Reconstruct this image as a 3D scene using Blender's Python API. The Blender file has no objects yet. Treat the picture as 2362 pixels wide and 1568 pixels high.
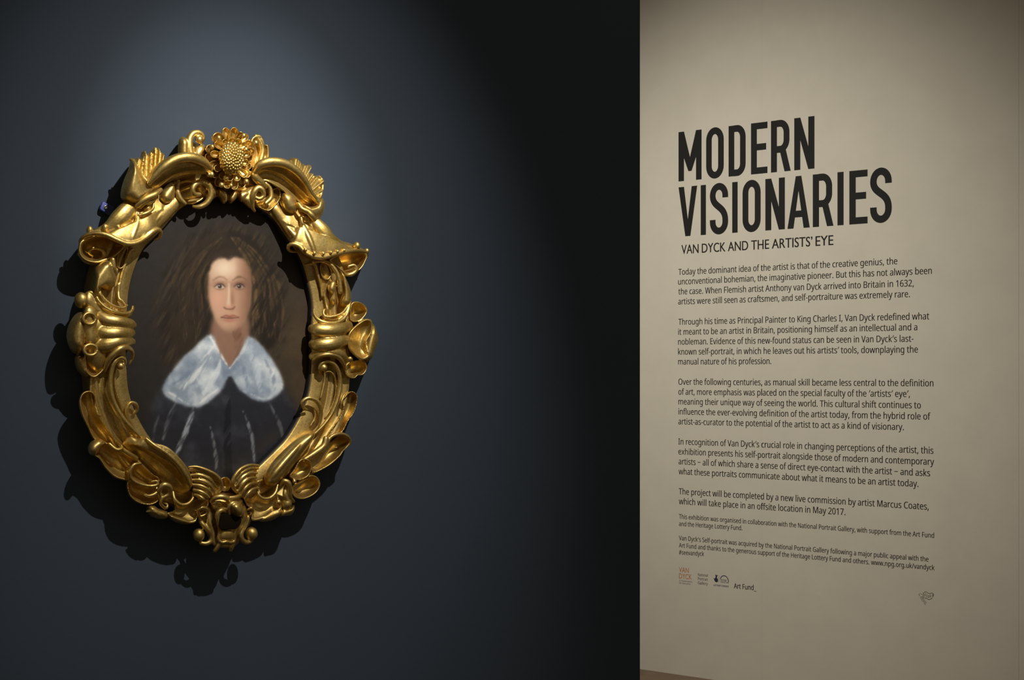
import bpy, bmesh, math, os
import numpy as np
from mathutils import Vector, Matrix

C = bpy.context.scene.collection
scene = bpy.context.scene

# ------------------------------------------------------------------ camera
F = 4000.0                     # focal length in pixels of the 2362 px wide frame
CX, CY = 1181.0, 860.0         # principal point (eye level)
EYE = 1.5
cam_d = bpy.data.cameras.new('camera')
cam_d.sensor_fit = 'HORIZONTAL'
cam_d.sensor_width = 36.0
cam_d.lens = F / 2362.0 * 36.0
cam_d.shift_y = (CY - 784.0) / 2362.0
cam_d.clip_end = 100
cam = bpy.data.objects.new('camera', cam_d)
C.objects.link(cam)
cam.location = (0, 0, EYE)
cam.rotation_euler = (math.radians(90), 0, 0)
scene.camera = cam

# ------------------------------------------------------------------ colour management, world
scene.view_settings.view_transform = 'Standard'
scene.view_settings.look = 'None'
scene.view_settings.exposure = 0.0
scene.view_settings.gamma = 1.0
scene.view_settings.use_curve_mapping = False
world = bpy.data.worlds.new('gallery_dim')
scene.world = world
world.use_nodes = True
world.node_tree.nodes['Background'].inputs[0].default_value = (1.0, 0.86, 0.68, 1)
world.node_tree.nodes['Background'].inputs[1].default_value = 0.13

# ------------------------------------------------------------------ the two wall planes
A40 = math.radians(40.0)
WD = Vector((math.cos(A40), math.sin(A40), 0))        # along the dark wall, to the right
WN = Vector((math.sin(A40), -math.cos(A40), 0))       # out of the dark wall
WO = Vector((-651 / F * 3.6, 3.6, EYE))               # a point on the dark wall, behind the frame
zt = EYE * F / 683.0
TO = Vector(((1478 - CX) / F * zt, zt, EYE))          # a point on the pale wall
_t = Vector((4381 / F, -1, 0)).normalized()
TD = _t                                               # along the pale wall, to the right and nearer
TN = Vector((_t.y, -_t.x, 0))                         # out of the pale wall
UP = Vector((0, 0, 1))


def ray(px, py):
    return Vector(((px - CX) / F, 1.0, -(py - CY) / F))


def on_plane(px, py, o, n, w=0.0):
    d = ray(px, py)
    e = Vector((0, 0, EYE))
    k = ((o + n * w) - e).dot(n) / d.dot(n)
    return e + d * k


def L(px, py, w=0.0):
    """pixel + distance from the dark wall -> (u, v, w) in the frame's own axes"""
    p = on_plane(px, py, WO, WN, w) - WO
    return np.array((p.dot(WD), p.z, w))


def T(px, py, w=0.0):
    p = on_plane(px, py, TO, TN, w) - TO
    return np.array((p.dot(TD), p.z, w))


M_WALL = Matrix((WD.to_4d(), UP.to_4d(), WN.to_4d(), (0, 0, 0, 1))).transposed()
M_WALL = Matrix.Translation(WO) @ Matrix(((WD.x, 0, WN.x, 0), (WD.y, 0, WN.y, 0), (0, 1, 0, 0), (0, 0, 0, 1)))
M_TEXT = Matrix.Translation(TO) @ Matrix(((TD.x, 0, TN.x, 0), (TD.y, 0, TN.y, 0), (0, 1, 0, 0), (0, 0, 0, 1)))


# ------------------------------------------------------------------ lights
def spot(name, loc, target, power, size_deg, blend, radius, color):
    d = bpy.data.lights.new(name, 'SPOT')
    d.energy = power
    d.spot_size = math.radians(size_deg)
    d.spot_blend = blend
    d.shadow_soft_size = radius
    d.color = color
    o = bpy.data.objects.new(name, d)
    C.objects.link(o)
    o.location = loc
    o.rotation_euler = (Vector(target) - Vector(loc)).to_track_quat('-Z', 'Y').to_euler()
    return o


fc = on_plane(512, 760, WO, WN, 0.0)
lamp = fc + WN * 1.97 + UP * 1.865 + WD * 0.02
spot('picture_spotlight', lamp, on_plane(545, 505, WO, WN, 0), 215, 19.4, 1.0, 0.018, (1.0, 0.96, 0.9))
spot('picture_spotlight_spill', lamp, on_plane(575, 800, WO, WN, 0), 170, 40, 1.0, 0.018, (1.0, 0.96, 0.9))
tc = on_plane(1720, 560, TO, TN, 0.0)
spot('panel_spotlight', tc + TN * 3.2 + UP * 1.1 - TD * 0.25, on_plane(1740, 815, TO, TN, 0), 325, 70, 1.0, 0.05, (1.0, 0.965, 0.88))


# ------------------------------------------------------------------ materials
def mat(name, color, rough=0.6, metal=0.0, spec=0.5):
    m = bpy.data.materials.new(name)
    m.use_nodes = True
    b = m.node_tree.nodes['Principled BSDF']
    b.inputs['Base Color'].default_value = (*color, 1)
    b.inputs['Roughness'].default_value = rough
    b.inputs['Metallic'].default_value = metal
    b.inputs['Specular IOR Level'].default_value = spec
    return m, m.node_tree, b


def noise(nt, scale, detail=4, rough=0.5, coord='Object'):
    tc_ = nt.nodes.new('ShaderNodeTexCoord')
    n = nt.nodes.new('ShaderNodeTexNoise')
    n.inputs['Scale'].default_value = scale
    n.inputs['Detail'].default_value = detail
    n.inputs['Roughness'].default_value = rough
    nt.links.new(tc_.outputs[coord], n.inputs['Vector'])
    return n


def ramp(nt, src, stops):
    r = nt.nodes.new('ShaderNodeValToRGB')
    e = r.color_ramp.elements
    while len(e) < len(stops):
        e.new(0.5)
    for k, (p, c) in enumerate(stops):
        e[k].position = p
        e[k].color = (*c, 1)
    nt.links.new(src, r.inputs[0])
    return r


def bump(nt, b, src, strength, dist):
    k = nt.nodes.new('ShaderNodeBump')
    k.inputs['Strength'].default_value = strength
    k.inputs['Distance'].default_value = dist
    nt.links.new(src, k.inputs['Height'])
    prev = b.inputs['Normal'].links
    if prev:
        nt.links.new(prev[0].from_socket, k.inputs['Normal'])
    nt.links.new(k.outputs[0], b.inputs['Normal'])


MAT_DARK, nt, b = mat('dark_blue_paint', (0.052, 0.066, 0.088), 0.8, 0, 0.25)
n = noise(nt, 90, 5)
bump(nt, b, n.outputs[0], 0.12, 0.002)
n = noise(nt, 1.5, 3)
r = ramp(nt, n.outputs[0], [(0.3, (0.047, 0.064, 0.088)), (0.7, (0.052, 0.069, 0.094))])
nt.links.new(r.outputs[0], b.inputs['Base Color'])

MAT_PALE, nt, b = mat('cream_wall_paint', (0.62, 0.56, 0.45), 0.75, 0, 0.3)
n = noise(nt, 6, 6, 0.6)
r = ramp(nt, n.outputs[0], [(0.3, (0.59, 0.545, 0.45)), (0.7, (0.63, 0.58, 0.478))])
nt.links.new(r.outputs[0], b.inputs['Base Color'])
n = noise(nt, 45, 4)
bump(nt, b, n.outputs[0], 0.10, 0.003)
# sparse lumps and pocks of filler
v = nt.nodes.new('ShaderNodeTexVoronoi')
v.inputs['Scale'].default_value = 4.5
tcn = nt.nodes.new('ShaderNodeTexCoord')
nt.links.new(tcn.outputs['Object'], v.inputs['Vector'])
r = ramp(nt, v.outputs['Distance'], [(0.0, (1, 1, 1)), (0.07, (0, 0, 0))])
bump(nt, b, r.outputs[0], 0.15, 0.004)

MAT_FLOOR, nt, b = mat('brown_floor', (0.2, 0.13, 0.075), 0.5)
n = noise(nt, 12, 5)
r = ramp(nt, n.outputs[0], [(0.3, (0.17, 0.11, 0.065)), (0.7, (0.24, 0.155, 0.09))])
nt.links.new(r.outputs[0], b.inputs['Base Color'])

MAT_INK, nt, b = mat('black_vinyl', (0.016, 0.015, 0.014), 0.7, 0, 0.15)
MAT_ORANGE, nt, b = mat('orange_vinyl', (0.50, 0.17, 0.03), 0.6)
MAT_GREY, nt, b = mat('grey_vinyl', (0.10, 0.09, 0.08), 0.6)
MAT_NAVY, nt, b = mat('navy_vinyl', (0.02, 0.02, 0.055), 0.6)


def gold(name, c0, c1, rough0, rough1):
    m, nt, b = mat(name, c0, 0.3, 0.94)
    n = noise(nt, 30, 6, 0.62)
    r = ramp(nt, n.outputs[0], [(0.34, c0), (0.58, c1)])
    nt.links.new(r.outputs[0], b.inputs['Base Color'])
    r2 = ramp(nt, n.outputs[0], [(0.3, (rough0,) * 3), (0.7, (rough1,) * 3)])
    nt.links.new(r2.outputs[0], b.inputs['Roughness'])
    n4 = noise(nt, 260, 4, .7)
    mx = nt.nodes.new('ShaderNodeMix')
    mx.data_type = 'RGBA'
    mx.blend_type = 'MULTIPLY'
    mx.inputs[0].default_value = .55
    r4 = ramp(nt, n4.outputs[0], [(.36, (.55, .50, .42)), (.56, (1, 1, 1))])
    nt.links.new(r.outputs[0], mx.inputs[6])
    nt.links.new(r4.outputs[0], mx.inputs[7])
    nt.links.new(mx.outputs[2], b.inputs['Base Color'])
    n2 = noise(nt, 130, 4)
    bump(nt, b, n2.outputs[0], 0.10, 0.002)
    n3 = noise(nt, 22, 3)
    bump(nt, b, n3.outputs[0], 0.22, 0.006)
    return m


MAT_GOLD = gold('burnished_gold_leaf', (0.52, 0.35, 0.085), (0.82, 0.60, 0.21), 0.52, 0.38)
MAT_GOLD_MATT = gold('matt_gold_leaf', (0.47, 0.325, 0.10), (0.66, 0.485, 0.18), 0.56, 0.44)
MAT_SLIP, nt, b = mat('black_rebate', (0.012, 0.010, 0.012), 0.6)
MAT_BLUE, nt, b = mat('blue_plastic', (0.06, 0.085, 0.30), 0.4)
MAT_STEEL, nt, b = mat('steel_screw', (0.55, 0.55, 0.52), 0.3, 1.0)
MAT_MOUTH_SHADE, nt, b = mat('painted_mouth_shade', (0.010, 0.006, 0.002), 0.9, 0, 0.1)  # near-black colour standing in for shade inside the mask's mouth


# ------------------------------------------------------------------ object helpers
def link_mesh(name, verts, faces, material, parent=None, smooth=True, matrix=None):
    me = bpy.data.meshes.new(name)
    me.from_pydata([tuple(map(float, v)) for v in verts], [], faces)
    me.materials.append(material)
    if smooth:
        me.polygons.foreach_set('use_smooth', [True] * len(me.polygons))
    me.update()
    o = bpy.data.objects.new(name, me)
    C.objects.link(o)
    if parent is not None:
        o.parent = parent
    if matrix is not None:
        o.matrix_world = matrix
    return o


def tag(o, label, cat, group=None, kind=None):
    o['label'] = label
    o['category'] = cat
    if group:
        o['group'] = group
    if kind:
        o['kind'] = kind


def empty(name, matrix):
    o = bpy.data.objects.new(name, None)
    o.empty_display_size = 0.05
    C.objects.link(o)
    o.matrix_world = matrix
    return o


class MB:
    """collects verts / faces of one mesh"""

    def __init__(self):
        self.v, self.f = [], []

    def grid(self, rows, closed_u=False, closed_v=False):
        """rows: list of equally long point lists"""
        b0 = len(self.v)
        nr, nc = len(rows), len(rows[0])
        for r_ in rows:
            self.v.extend(r_)
        for i in range(nr - (0 if closed_v else 1)):
            for j in range(nc - (0 if closed_u else 1)):
                a = b0 + i * nc + j
                b_ = b0 + i * nc + (j + 1) % nc
                c = b0 + ((i + 1) % nr) * nc + (j + 1) % nc
                d = b0 + ((i + 1) % nr) * nc + j
                self.f.append((a, b_, c, d))
        return b0

    def cap(self, start, n, flip=False):
        idx = list(range(start, start + n))
        self.f.append(tuple(reversed(idx)) if flip else tuple(idx))

    def poly(self, pts, flip=False):
        s = len(self.v)
        self.v.extend(pts)
        self.cap(s, len(pts), flip)

    def build(self, name, material, parent=None, smooth=True, matrix=None):
        o = link_mesh(name, self.v, self.f, material, parent, smooth, matrix)
        bm = bmesh.new()
        bm.from_mesh(o.data)
        bmesh.ops.recalc_face_normals(bm, faces=bm.faces)
        bm.to_mesh(o.data)
        bm.free()
        return o


def box(mb, lo, hi):
    x0, y0, z0 = lo
    x1, y1, z1 = hi
    s = len(mb.v)
    mb.v += [(x0, y0, z0), (x1, y0, z0), (x1, y1, z0), (x0, y1, z0), (x0, y0, z1), (x1, y0, z1), (x1, y1, z1), (x0, y1, z1)]
    for q in ((0, 3, 2, 1), (4, 5, 6, 7), (0, 1, 5, 4), (1, 2, 6, 5), (2, 3, 7, 6), (3, 0, 4, 7)):
        mb.f.append(tuple(s + k for k in q))


# ------------------------------------------------------------------ the setting
u_end = L(1478, 860)[0]
u_seam = L(491, 100)[0]
mb = MB()
prof = [(-2.6, 0.0), (u_seam - 0.004, 0.0), (u_seam, 0.0004), (u_seam + 0.004, 0.0), (u_end - 0.003, 0.0), (u_end, -0.003), (u_end, -0.2), (-2.6, -0.2)]
mb.grid([[(u, -EYE, w) for u, w in prof], [(u, 3.0, w) for u, w in prof]], closed_u=True)
mb.cap(0, len(prof)); mb.cap(len(prof), len(prof))
wl = mb.build('wall_left', MAT_DARK, smooth=False, matrix=M_WALL)
wl['kind'] = 'structure'

s1 = T(1758, 860)[0]
s2 = T(2351, 860)[0]
mb = MB()
prof = [(-3.0, 0.0), (s1 - 0.006, 0.0), (s1, -0.0012), (s1 + 0.003, 0.0), (s2 - 0.003, 0.0), (s2, -0.0015), (s2 + 0.003, 0.0), (4.5, 0.0), (4.5, -0.2), (-3.0, -0.2)]
mb.grid([[(u, -EYE, w) for u, w in prof], [(u, 3.0, w) for u, w in prof]], closed_u=True)
mb.cap(0, len(prof)); mb.cap(len(prof), len(prof))
wr = mb.build('wall_right', MAT_PALE, smooth=False, matrix=M_TEXT)
wr['kind'] = 'structure'

mb = MB()
mb.poly([(-6, -3, 0), (7, -3, 0), (7, 12, 0), (-6, 12, 0)])
fl = mb.build('floor', MAT_FLOOR, smooth=False)
fl['kind'] = 'structure'

# ------------------------------------------------------------------ wall text
def find_font(names):
    d = bpy.utils.system_resource('DATAFILES', path='fonts')
    for nme in names:
        p = os.path.join(d or '', nme)
        if os.path.exists(p):
            try:
                return bpy.data.fonts.load(p)
            except Exception:
                pass
    return None


FONT_TEXT = find_font(['NotoSansMath-Regular.woff2', 'Inter.woff2'])
NO_QUOTES = FONT_TEXT is not None


def text_mesh(body, font, size, bold=0.0):
    cu = bpy.data.curves.new('type', 'FONT')
    if font is not None:
        cu.font = font
        body = body.replace('\u2019', '\u2032').replace('\u2018', '\u2032').replace('\u2013', '\u2212')
    cu.body = body
    cu.size = size
    cu.resolution_u = 4
    cu.offset = bold
    o = bpy.data.objects.new('type', cu)
    C.objects.link(o)
    bpy.context.view_layer.update()
    dg = bpy.context.evaluated_depsgraph_get()
    me = bpy.data.meshes.new_from_object(o.evaluated_get(dg))
    C.objects.unlink(o)
    bpy.data.objects.remove(o)
    return me


VINYL = 0.0004
CAPS = {}


def cap_height(font):
    """height of a capital H at size 1"""
    key = font.name if font else ''
    if key not in CAPS:
        me = text_mesh('H', font, 1.0)
        CAPS[key] = max(v.co.y for v in me.vertices)
        bpy.data.meshes.remove(me)
    return CAPS[key]



def text_line(name, body, p_left, p_right, cap_px, font, material, parent, bold=0.0, cap_ratio=0.714):
    """one line of type stretched between two pixels of its baseline on the pale wall"""
    a, b_ = T(*p_left), T(*p_right)
    h = T(p_left[0], p_left[1] - cap_px)[1] - a[1]
    size = h / cap_height(font)
    me = text_mesh(body, font, size, 0.0)
    co = np.empty(len(me.vertices) * 3)
    me.vertices.foreach_get('co', co)
    co = co.reshape(-1, 3)
    x0, x1 = co[:, 0].min(), co[:, 0].max()
    k = (b_[0] - a[0]) / (x1 - x0)
    s = (co[:, 0] - x0) * k
    slope = (b_[1] - a[1]) / (b_[0] - a[0])
    out = np.stack([a[0] + s, a[1] + co[:, 1] + s * slope, np.full(len(s), VINYL)], 1)
    me.vertices.foreach_set('co', out.ravel())
    me.materials.clear()
    me.materials.append(material)
    me.update()
    if bold > 0:
        # heavier face: the same letters laid a hair to either side
        bm = bmesh.new()
        bm.from_mesh(me)
        for q, sh in enumerate((-bold * size, bold * size)):
            new = me.copy()
            new.transform(Matrix.Translation((sh, 0, .00005 * (q + 1))))
            bm.from_mesh(new)
            bpy.data.meshes.remove(new)
        bm.to_mesh(me)
        bm.free()
    o = bpy.data.objects.new(name, me)
    C.objects.link(o)
    if parent is not None:
        o.parent = parent
    else:
        o.matrix_world = M_TEXT
    return o


def Z(ox, oy, sc):
    return lambda x, y: (ox + x / sc, oy + y / sc)


Z1, Z2, Z3, Z4 = Z(1540, 240, 3.6906), Z(1540, 580, 3.6906), Z(1540, 860, 3.6906), Z(1540, 1170, 3.6906)

BLOCKS = [
    ('text_paragraph', 'four line paragraph of black lettering beginning Today the dominant idea, directly below the subtitle', Z2, 13.9, [
        ('Today the dominant idea of the artist is that of the creative genius, the', 92, 200, 1955, 108),
        ('unconventional bohemian, the imaginative pioneer. But this has not always been', 90, 282, 2248, 190),
        ('the case. When Flemish artist Anthony van Dyck arrived into Britain in 1632,', 92, 366, 2095, 296),
        ('artists were still seen as craftsmen, and self-portraiture was extremely rare.', 90, 451, 2062, 388)]),
    ('text_paragraph', 'black lettering paragraph whose last line reads manual nature of his profession', Z2, 13.9, [
        ('Through his time as Principal Painter to King Charles I, Van Dyck redefined what', 92, 624, 2226, 577),
        ('it meant to be an artist in Britain, positioning himself as an intellectual and a', 90, 709, 2125, 670),
        ('nobleman. Evidence of this new-found status can be seen in Van Dyck\u2019s last-', 90, 793, 2092, 768),
        ('known self-portrait, in which he leaves out his artists\u2019 tools, downplaying the', 90, 878, 2130, 860),
        ('manual nature of his profession.', 90, 962, 882, 958)]),
    ('text_paragraph', 'five line black lettering paragraph beginning Over the following centuries, halfway down the text', Z3, 13.9, [
        ('Over the following centuries, as manual skill became less central to the definition', 92, 100, 2262, 114),
        ('of art, more emphasis was placed on the special faculty of the \u2018artists\u2019 eye\u2019,', 92, 185, 2062, 205),
        ('meaning their unique way of seeing the world. This cultural shift continues to', 92, 268, 2155, 302),
        ('influence the ever-evolving definition of the artist today, from the hybrid role of', 92, 353, 2237, 398),
        ('artist-as-curator to the potential of the artist to act as a kind of visionary.', 92, 437, 2010, 487)]),
    ('text_paragraph', 'four line black lettering paragraph beginning In recognition of, with two dashes in it', Z3, 13.9, [
        ('In recognition of Van Dyck\u2019s crucial role in changing perceptions of the artist, this', 92, 608, 2262, 688),
        ('exhibition presents his self-portrait alongside those of modern and contemporary', 92, 693, 2268, 784),
        ('artists \u2013 all of which share a sense of direct eye-contact with the artist \u2013 and asks', 94, 777, 2234, 880),
        ('what these portraits communicate about what it means to be an artist today.', 94, 862, 2135, 970)]),
    ('text_paragraph', 'two line paragraph of larger black lettering beginning The project will be completed', Z3, 13.9, [
        ('The project will be completed by a new live commission by artist Marcus Coates,', 96, 1032, 2222, 1165),
        ('which will take place in an offsite location in May 2017.', 96, 1116, 1513, 1210)]),
    ('credit_paragraph', 'two line paragraph of small black lettering beginning This exhibition was organised', Z4, 10.4, [
        ('This exhibition was organised in collaboration with the National Portrait Gallery, with support from the Art Fund', 97, 95, 2268, 260),
        ('and the Heritage Lottery Fund.', 97, 157, 635, 195)]),
    ('credit_paragraph', 'three line small black lettering paragraph ending in a hashtag line, just above the logos', Z4, 10.4, [
        ('Van Dyck\u2019s Self-portrait was acquired by the National Portrait Gallery following a major public appeal with the', 97, 278, 2220, 462),
        ('Art Fund and thanks to the generous support of the Heritage Lottery Fund and others. www.npg.org.uk/vandyck', 97, 340, 2272, 535),
        ('#seevandyck', 97, 400, 310, 415)]),
]
for nm, label, zf, cap, lines in BLOCKS:
    root = empty(nm, M_TEXT)
    tag(root, label, 'wall text', 'paragraphs of wall text' if nm == 'text_paragraph' else 'small credit paragraphs')
    for body, x0, y0, x1, y1 in lines:
        text_line('text_line', body, zf(x0, y0), zf(x1, y1), cap, FONT_TEXT, MAT_INK, root, bold=0.005)

sub_root = empty('subtitle_lettering', M_TEXT)
tag(sub_root, 'single line black capital lettering subtitle under the huge two word heading', 'wall text')
for word, x0, x1 in (('VAN', 118, 263), ('DYCK', 292, 492), ('AND', 514, 685), ('THE', 712, 863), ('ARTISTS\u2019', 888, 1232), ('EYE', 1260, 1410)):
    yy = lambda x: 1276 - (x - 118) * 77 / 1292
    text_line('subtitle_word', word, Z1(x0, yy(x0)), Z1(x1, yy(x1)), 20.6 + (x0 - 118) / 1292 * 2.2, None, MAT_INK, sub_root, bold=0.010, cap_ratio=0.70)

# ---- the huge condensed heading, drawn letter by letter
HS = None


def arc(cx, cy, rx, ry, a0, a1, n=14):
    return [(cx + rx * math.cos(math.radians(a0 + (a1 - a0) * k / n)), cy + ry * math.sin(math.radians(a0 + (a1 - a0) * k / n))) for k in range(n + 1)]


def bez(p0, p1, p2, p3, n=14):
    out = []
    for k in range(n + 1):
        t = k / n
        out.append(tuple(((1 - t) ** 3 * a + 3 * (1 - t) ** 2 * t * b_ + 3 * (1 - t) * t * t * c + t ** 3 * d) for a, b_, c, d in zip(p0, p1, p2, p3)))
    return out


def stroke(mb, path, s, closed=False, z=VINYL):
    """a flat band of width s along a centre line"""
    pts = [path[0]]
    for p in path[1:]:
        if math.hypot(p[0] - pts[-1][0], p[1] - pts[-1][1]) > 1e-5:
            pts.append(p)
    if closed and math.hypot(pts[0][0] - pts[-1][0], pts[0][1] - pts[-1][1]) < 1e-5:
        pts.pop()
    n_ = len(pts)
    la, lb = [], []
    for i in range(n_):
        p0 = pts[(i - 1) % n_] if (closed or i > 0) else pts[i]
        p1 = pts[(i + 1) % n_] if (closed or i < n_ - 1) else pts[i]
        dx, dy = p1[0] - p0[0], p1[1] - p0[1]
        q = math.hypot(dx, dy) or 1
        nx, ny = -dy / q * s / 2, dx / q * s / 2
        la.append((pts[i][0] + nx, pts[i][1] + ny, z))
        lb.append((pts[i][0] - nx, pts[i][1] - ny, z))
    mb.grid([la, lb], closed_u=closed)


def glyph(mb, ch, W, H, s, put):
    g = MB()
    zc = [VINYL]

    def P_(*pts):
        zc[0] += 0.00006
        g.poly([(x, y, zc[0]) for x, y in pts])
    b_ = s * 0.93
    if ch == 'I':
        P_((0, 0), (W, 0), (W, H), (0, H))
    elif ch == 'E':
        P_((0, 0), (s, 0), (s, H), (0, H))
        P_((s, 0), (W, 0), (W, b_), (s, b_))
        P_((s, H - b_), (W, H - b_), (W, H), (s, H))
        P_((s, H * .46), (W * .92, H * .46), (W * .92, H * .46 + b_), (s, H * .46 + b_))
    elif ch == 'N':
        P_((0, 0), (s, 0), (s, H), (0, H))
        P_((W - s, 0), (W, 0), (W, H), (W - s, H))
        P_((0, H), (s, H), (W, 0), (W - s, 0))
    elif ch == 'M':
        P_((0, 0), (s, 0), (s, H), (0, H))
        P_((W - s, 0), (W, 0), (W, H), (W - s, H))
        c = W / 2
        q = s * .32
        P_((0, H), (s, H), (c, H * .47), (c + q * .9, H * .19), (c - q * .9, H * .19), (0, H * .80))
        P_((W, H), (W, H * .80), (c + q * .9, H * .19), (c, H * .19), (c, H * .47), (W - s, H))
    elif ch == 'V':
        c = W * .5
        q = s * .46
        P_((0, H), (s, H), (c + q * .15, H * .27), (c + q, 0), (c - q, 0))
        P_((W, H), (W - s, H), (c - q * .15, H * .27), (c - q, 0), (c + q, 0))
    elif ch == 'A':
        c = W * .5
        q = s * .46
        P_((0, 0), (s, 0), (c, H * .72), (c + q * .9, H), (c - q, H))
        P_((W, 0), (W - s, 0), (c, H * .72), (c - q, H), (c + q, H))
        P_((W * .26, H * .21), (W * .74, H * .21), (W * .69, H * .21 + b_), (W * .31, H * .21 + b_))
    elif ch == 'O':
        r_ = (W - s) / 2
        ry = r_ * 1.25
        path = arc(W / 2, H - s / 2 - ry + .012 * H, r_, ry, 0, 180) + arc(W / 2, s / 2 + ry - .012 * H, r_, ry, 180, 360)
        stroke(g, path, s, True)
    elif ch == 'D':
        r_ = (W - s) / 2 * 1.0
        ry = r_ * 1.3
        P_((0, 0), (s, 0), (s, H), (0, H))
        path = [(s * .9, H - b_ / 2)] + arc(W - s / 2 - r_, H - b_ / 2 - ry, r_, ry, 90, 0) + arc(W - s / 2 - r_, b_ / 2 + ry, r_, ry, 0, -90) + [(s * .9, b_ / 2)]
        stroke(g, path, s * .97)
    elif ch == 'R':
        Wb = W * .94
        P_((0, 0), (s, 0), (s, H), (0, H))
        r_ = (Wb - s) / 2
        yb = H * .435
        ry = (H - b_ - yb) / 2
        ry2 = min(ry, r_ * 1.25)
        path = [(s * .9, H - b_ / 2)] + arc(Wb - s / 2 - r_, H - b_ / 2 - ry2, r_, ry2, 90, 0) + arc(Wb - s / 2 - r_, yb + b_ / 2 + ry2 - b_ / 2, r_, ry2, 0, -90) + [(s * .9, yb)]
        stroke(g, path, s * .97)
        P_((W - s * 1.03, 0), (W, 0), (W * .72, yb + b_ * .3), (W * .72 - s * .95, yb))
    elif ch == 'S':
        r_ = (W - s) / 2
        ry = r_ * 1.18
        yt, yo = H - s / 2 - ry + .012 * H, s / 2 + ry - .012 * H
        path = [(W - s / 2, H * .715), (W - s / 2, yt)] + arc(W / 2, yt, r_, ry, 0, 180) + \
            bez((s / 2, yt), (s / 2, H * .52), (W - s / 2, H * .56), (W - s / 2, yo + .03 * H), 20) + \
            [(W - s / 2, yo)] + arc(W / 2, yo, r_, ry, 0, -180) + [(s / 2, H * .285)]
        stroke(g, path, s)
    off = len(mb.v)
    mb.v += [put(*p) for p in g.v]
    mb.f += [tuple(off + k for k in f) for f in g.f]


def heading_word(word, spans, base_l, base_r, top_l, top_r, parent):
    """spans: left / right zoom x of every letter; base/top: baseline and cap line as zoom points"""
    bl, br, tl, tr = T(*Z1(*base_l)), T(*Z1(*base_r)), T(*Z1(*top_l)), T(*Z1(*top_r))
    H0 = ((tl[1] - bl[1]) + (tr[1] - br[1])) / 2
    mb = MB()
    for ch, (x0, x1) in zip(word, spans):
        def base(xz):
            k = (xz - base_l[0]) / (base_r[0] - base_l[0])
            return T(*Z1(xz, base_l[1] + k * (base_r[1] - base_l[1])))
        a, c = base(x0), base(x1)
        W = c[0] - a[0]
        k_u = (br[1] - bl[1]) / (br[0] - bl[0])
        H = H0
        sv = H0 * 0.137
        put = lambda x, y, z, a=a: (a[0] + x, bl[1] + (a[0] + x - bl[0]) * k_u + y, z)
        glyph(mb, ch, W, H, sv, put)
    o = mb.build('heading_word', MAT_INK, parent, smooth=False)
    bm = bmesh.new()
    bm.from_mesh(o.data)
    for f_ in bm.faces:
        if f_.normal.z < 0:
            f_.normal_flip()
    bm.to_mesh(o.data)
    bm.free()
    return o


head = empty('heading_lettering', M_TEXT)
tag(head, 'huge bold black condensed capitals in two rows at the top of the pale wall', 'wall text')
heading_word('MODERN', [(93, 289), (328, 478), (519, 665), (710, 850), (880, 1048), (1078, 1250)], (93, 659), (1250, 548), (93, 241), (1250, 99), head)
heading_word('VISIONARIES', [(93, 252), (282, 326), (360, 515), (550, 596), (638, 792), (832, 998), (1020, 1210), (1236, 1412), (1446, 1498), (1547, 1702), (1724, 1908)],
             (93, 1129), (1700, 1015), (93, 709), (1700, 556), head)

# ---- the row of logos at the foot of the text
ZL = Z(1540, 1290, 9.8417)
ZF = Z(2090, 1340, 19.6)

lg = empty('logo_lettering', M_TEXT)
tag(lg, 'tiny orange two word capital logo with grey small print, first in the logo row', 'logo', 'logos under the wall text')
text_line('orange_word', 'VAN', ZL(258, 288), ZL(478, 307), 11.6, None, MAT_ORANGE, lg, 0.0, 0.70)
text_line('orange_word', 'DYCK', ZL(262, 430), ZL(548, 457), 11.6, None, MAT_ORANGE, lg, 0.0, 0.70)
text_line('small_print', 'A masterpiece', ZL(262, 494), ZL(554, 526), 3.6, FONT_TEXT, MAT_GREY, lg)
text_line('small_print', 'for everyone', ZL(262, 548), ZL(518, 576), 3.6, FONT_TEXT, MAT_GREY, lg)

lg = empty('logo_lettering', M_TEXT)
tag(lg, 'tiny black logo of three stacked words, second in the logo row', 'logo', 'logos under the wall text')
text_line('logo_word', 'National', ZL(688, 374), ZL(912, 394), 6.4, FONT_TEXT, MAT_INK, lg)
text_line('logo_word', 'Portrait', ZL(688, 464), ZL(912, 490), 6.4, FONT_TEXT, MAT_INK, lg)
text_line('logo_word', 'Gallery', ZL(688, 560), ZL(912, 584), 6.4, FONT_TEXT, MAT_INK, lg)

lg = empty('logo_emblem', M_TEXT)
tag(lg, 'tiny navy logo with crossed fingers hand and an arch, third in the logo row', 'logo', 'logos under the wall text')


def tp(zf, pts, z=VINYL):
    return [(*T(*zf(x, y))[:2], z) for x, y in pts]


mb = MB()
mb.poly(tp(ZL, [(1064, 440), (1090, 400), (1084, 345), (1100, 345), (1108, 362), (1130, 352), (1138, 362), (1122, 385), (1118, 420), (1140, 440), (1145, 490), (1130, 515), (1100, 518), (1075, 500), (1062, 470), (1044, 428), (1052, 416)]))
mb.build('crossed_fingers', MAT_NAVY, lg, smooth=False)
mb = MB()
stroke(mb, [(T(*ZL(x, y))[0], T(*ZL(x, y))[1]) for x, y in [(1168, 365), (1168, 530)]], 0.0012)
mb.build('divider_line', MAT_GREY, lg, smooth=False)
mb = MB()
stroke(mb, [(T(*ZL(x, y))[0], T(*ZL(x, y))[1]) for x, y in bez((1200, 445), (1215, 335), (1365, 335), (1384, 510), 20)], 0.0038)
mb.build('arch', MAT_NAVY, lg, smooth=False)
text_line('logo_word', 'heritage', ZL(1200, 478), ZL(1340, 492), 4.2, FONT_TEXT, MAT_NAVY, lg)
text_line('logo_word', 'lottery fund', ZL(1200, 524), ZL(1386, 545), 4.2, FONT_TEXT, MAT_NAVY, lg)
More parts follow.
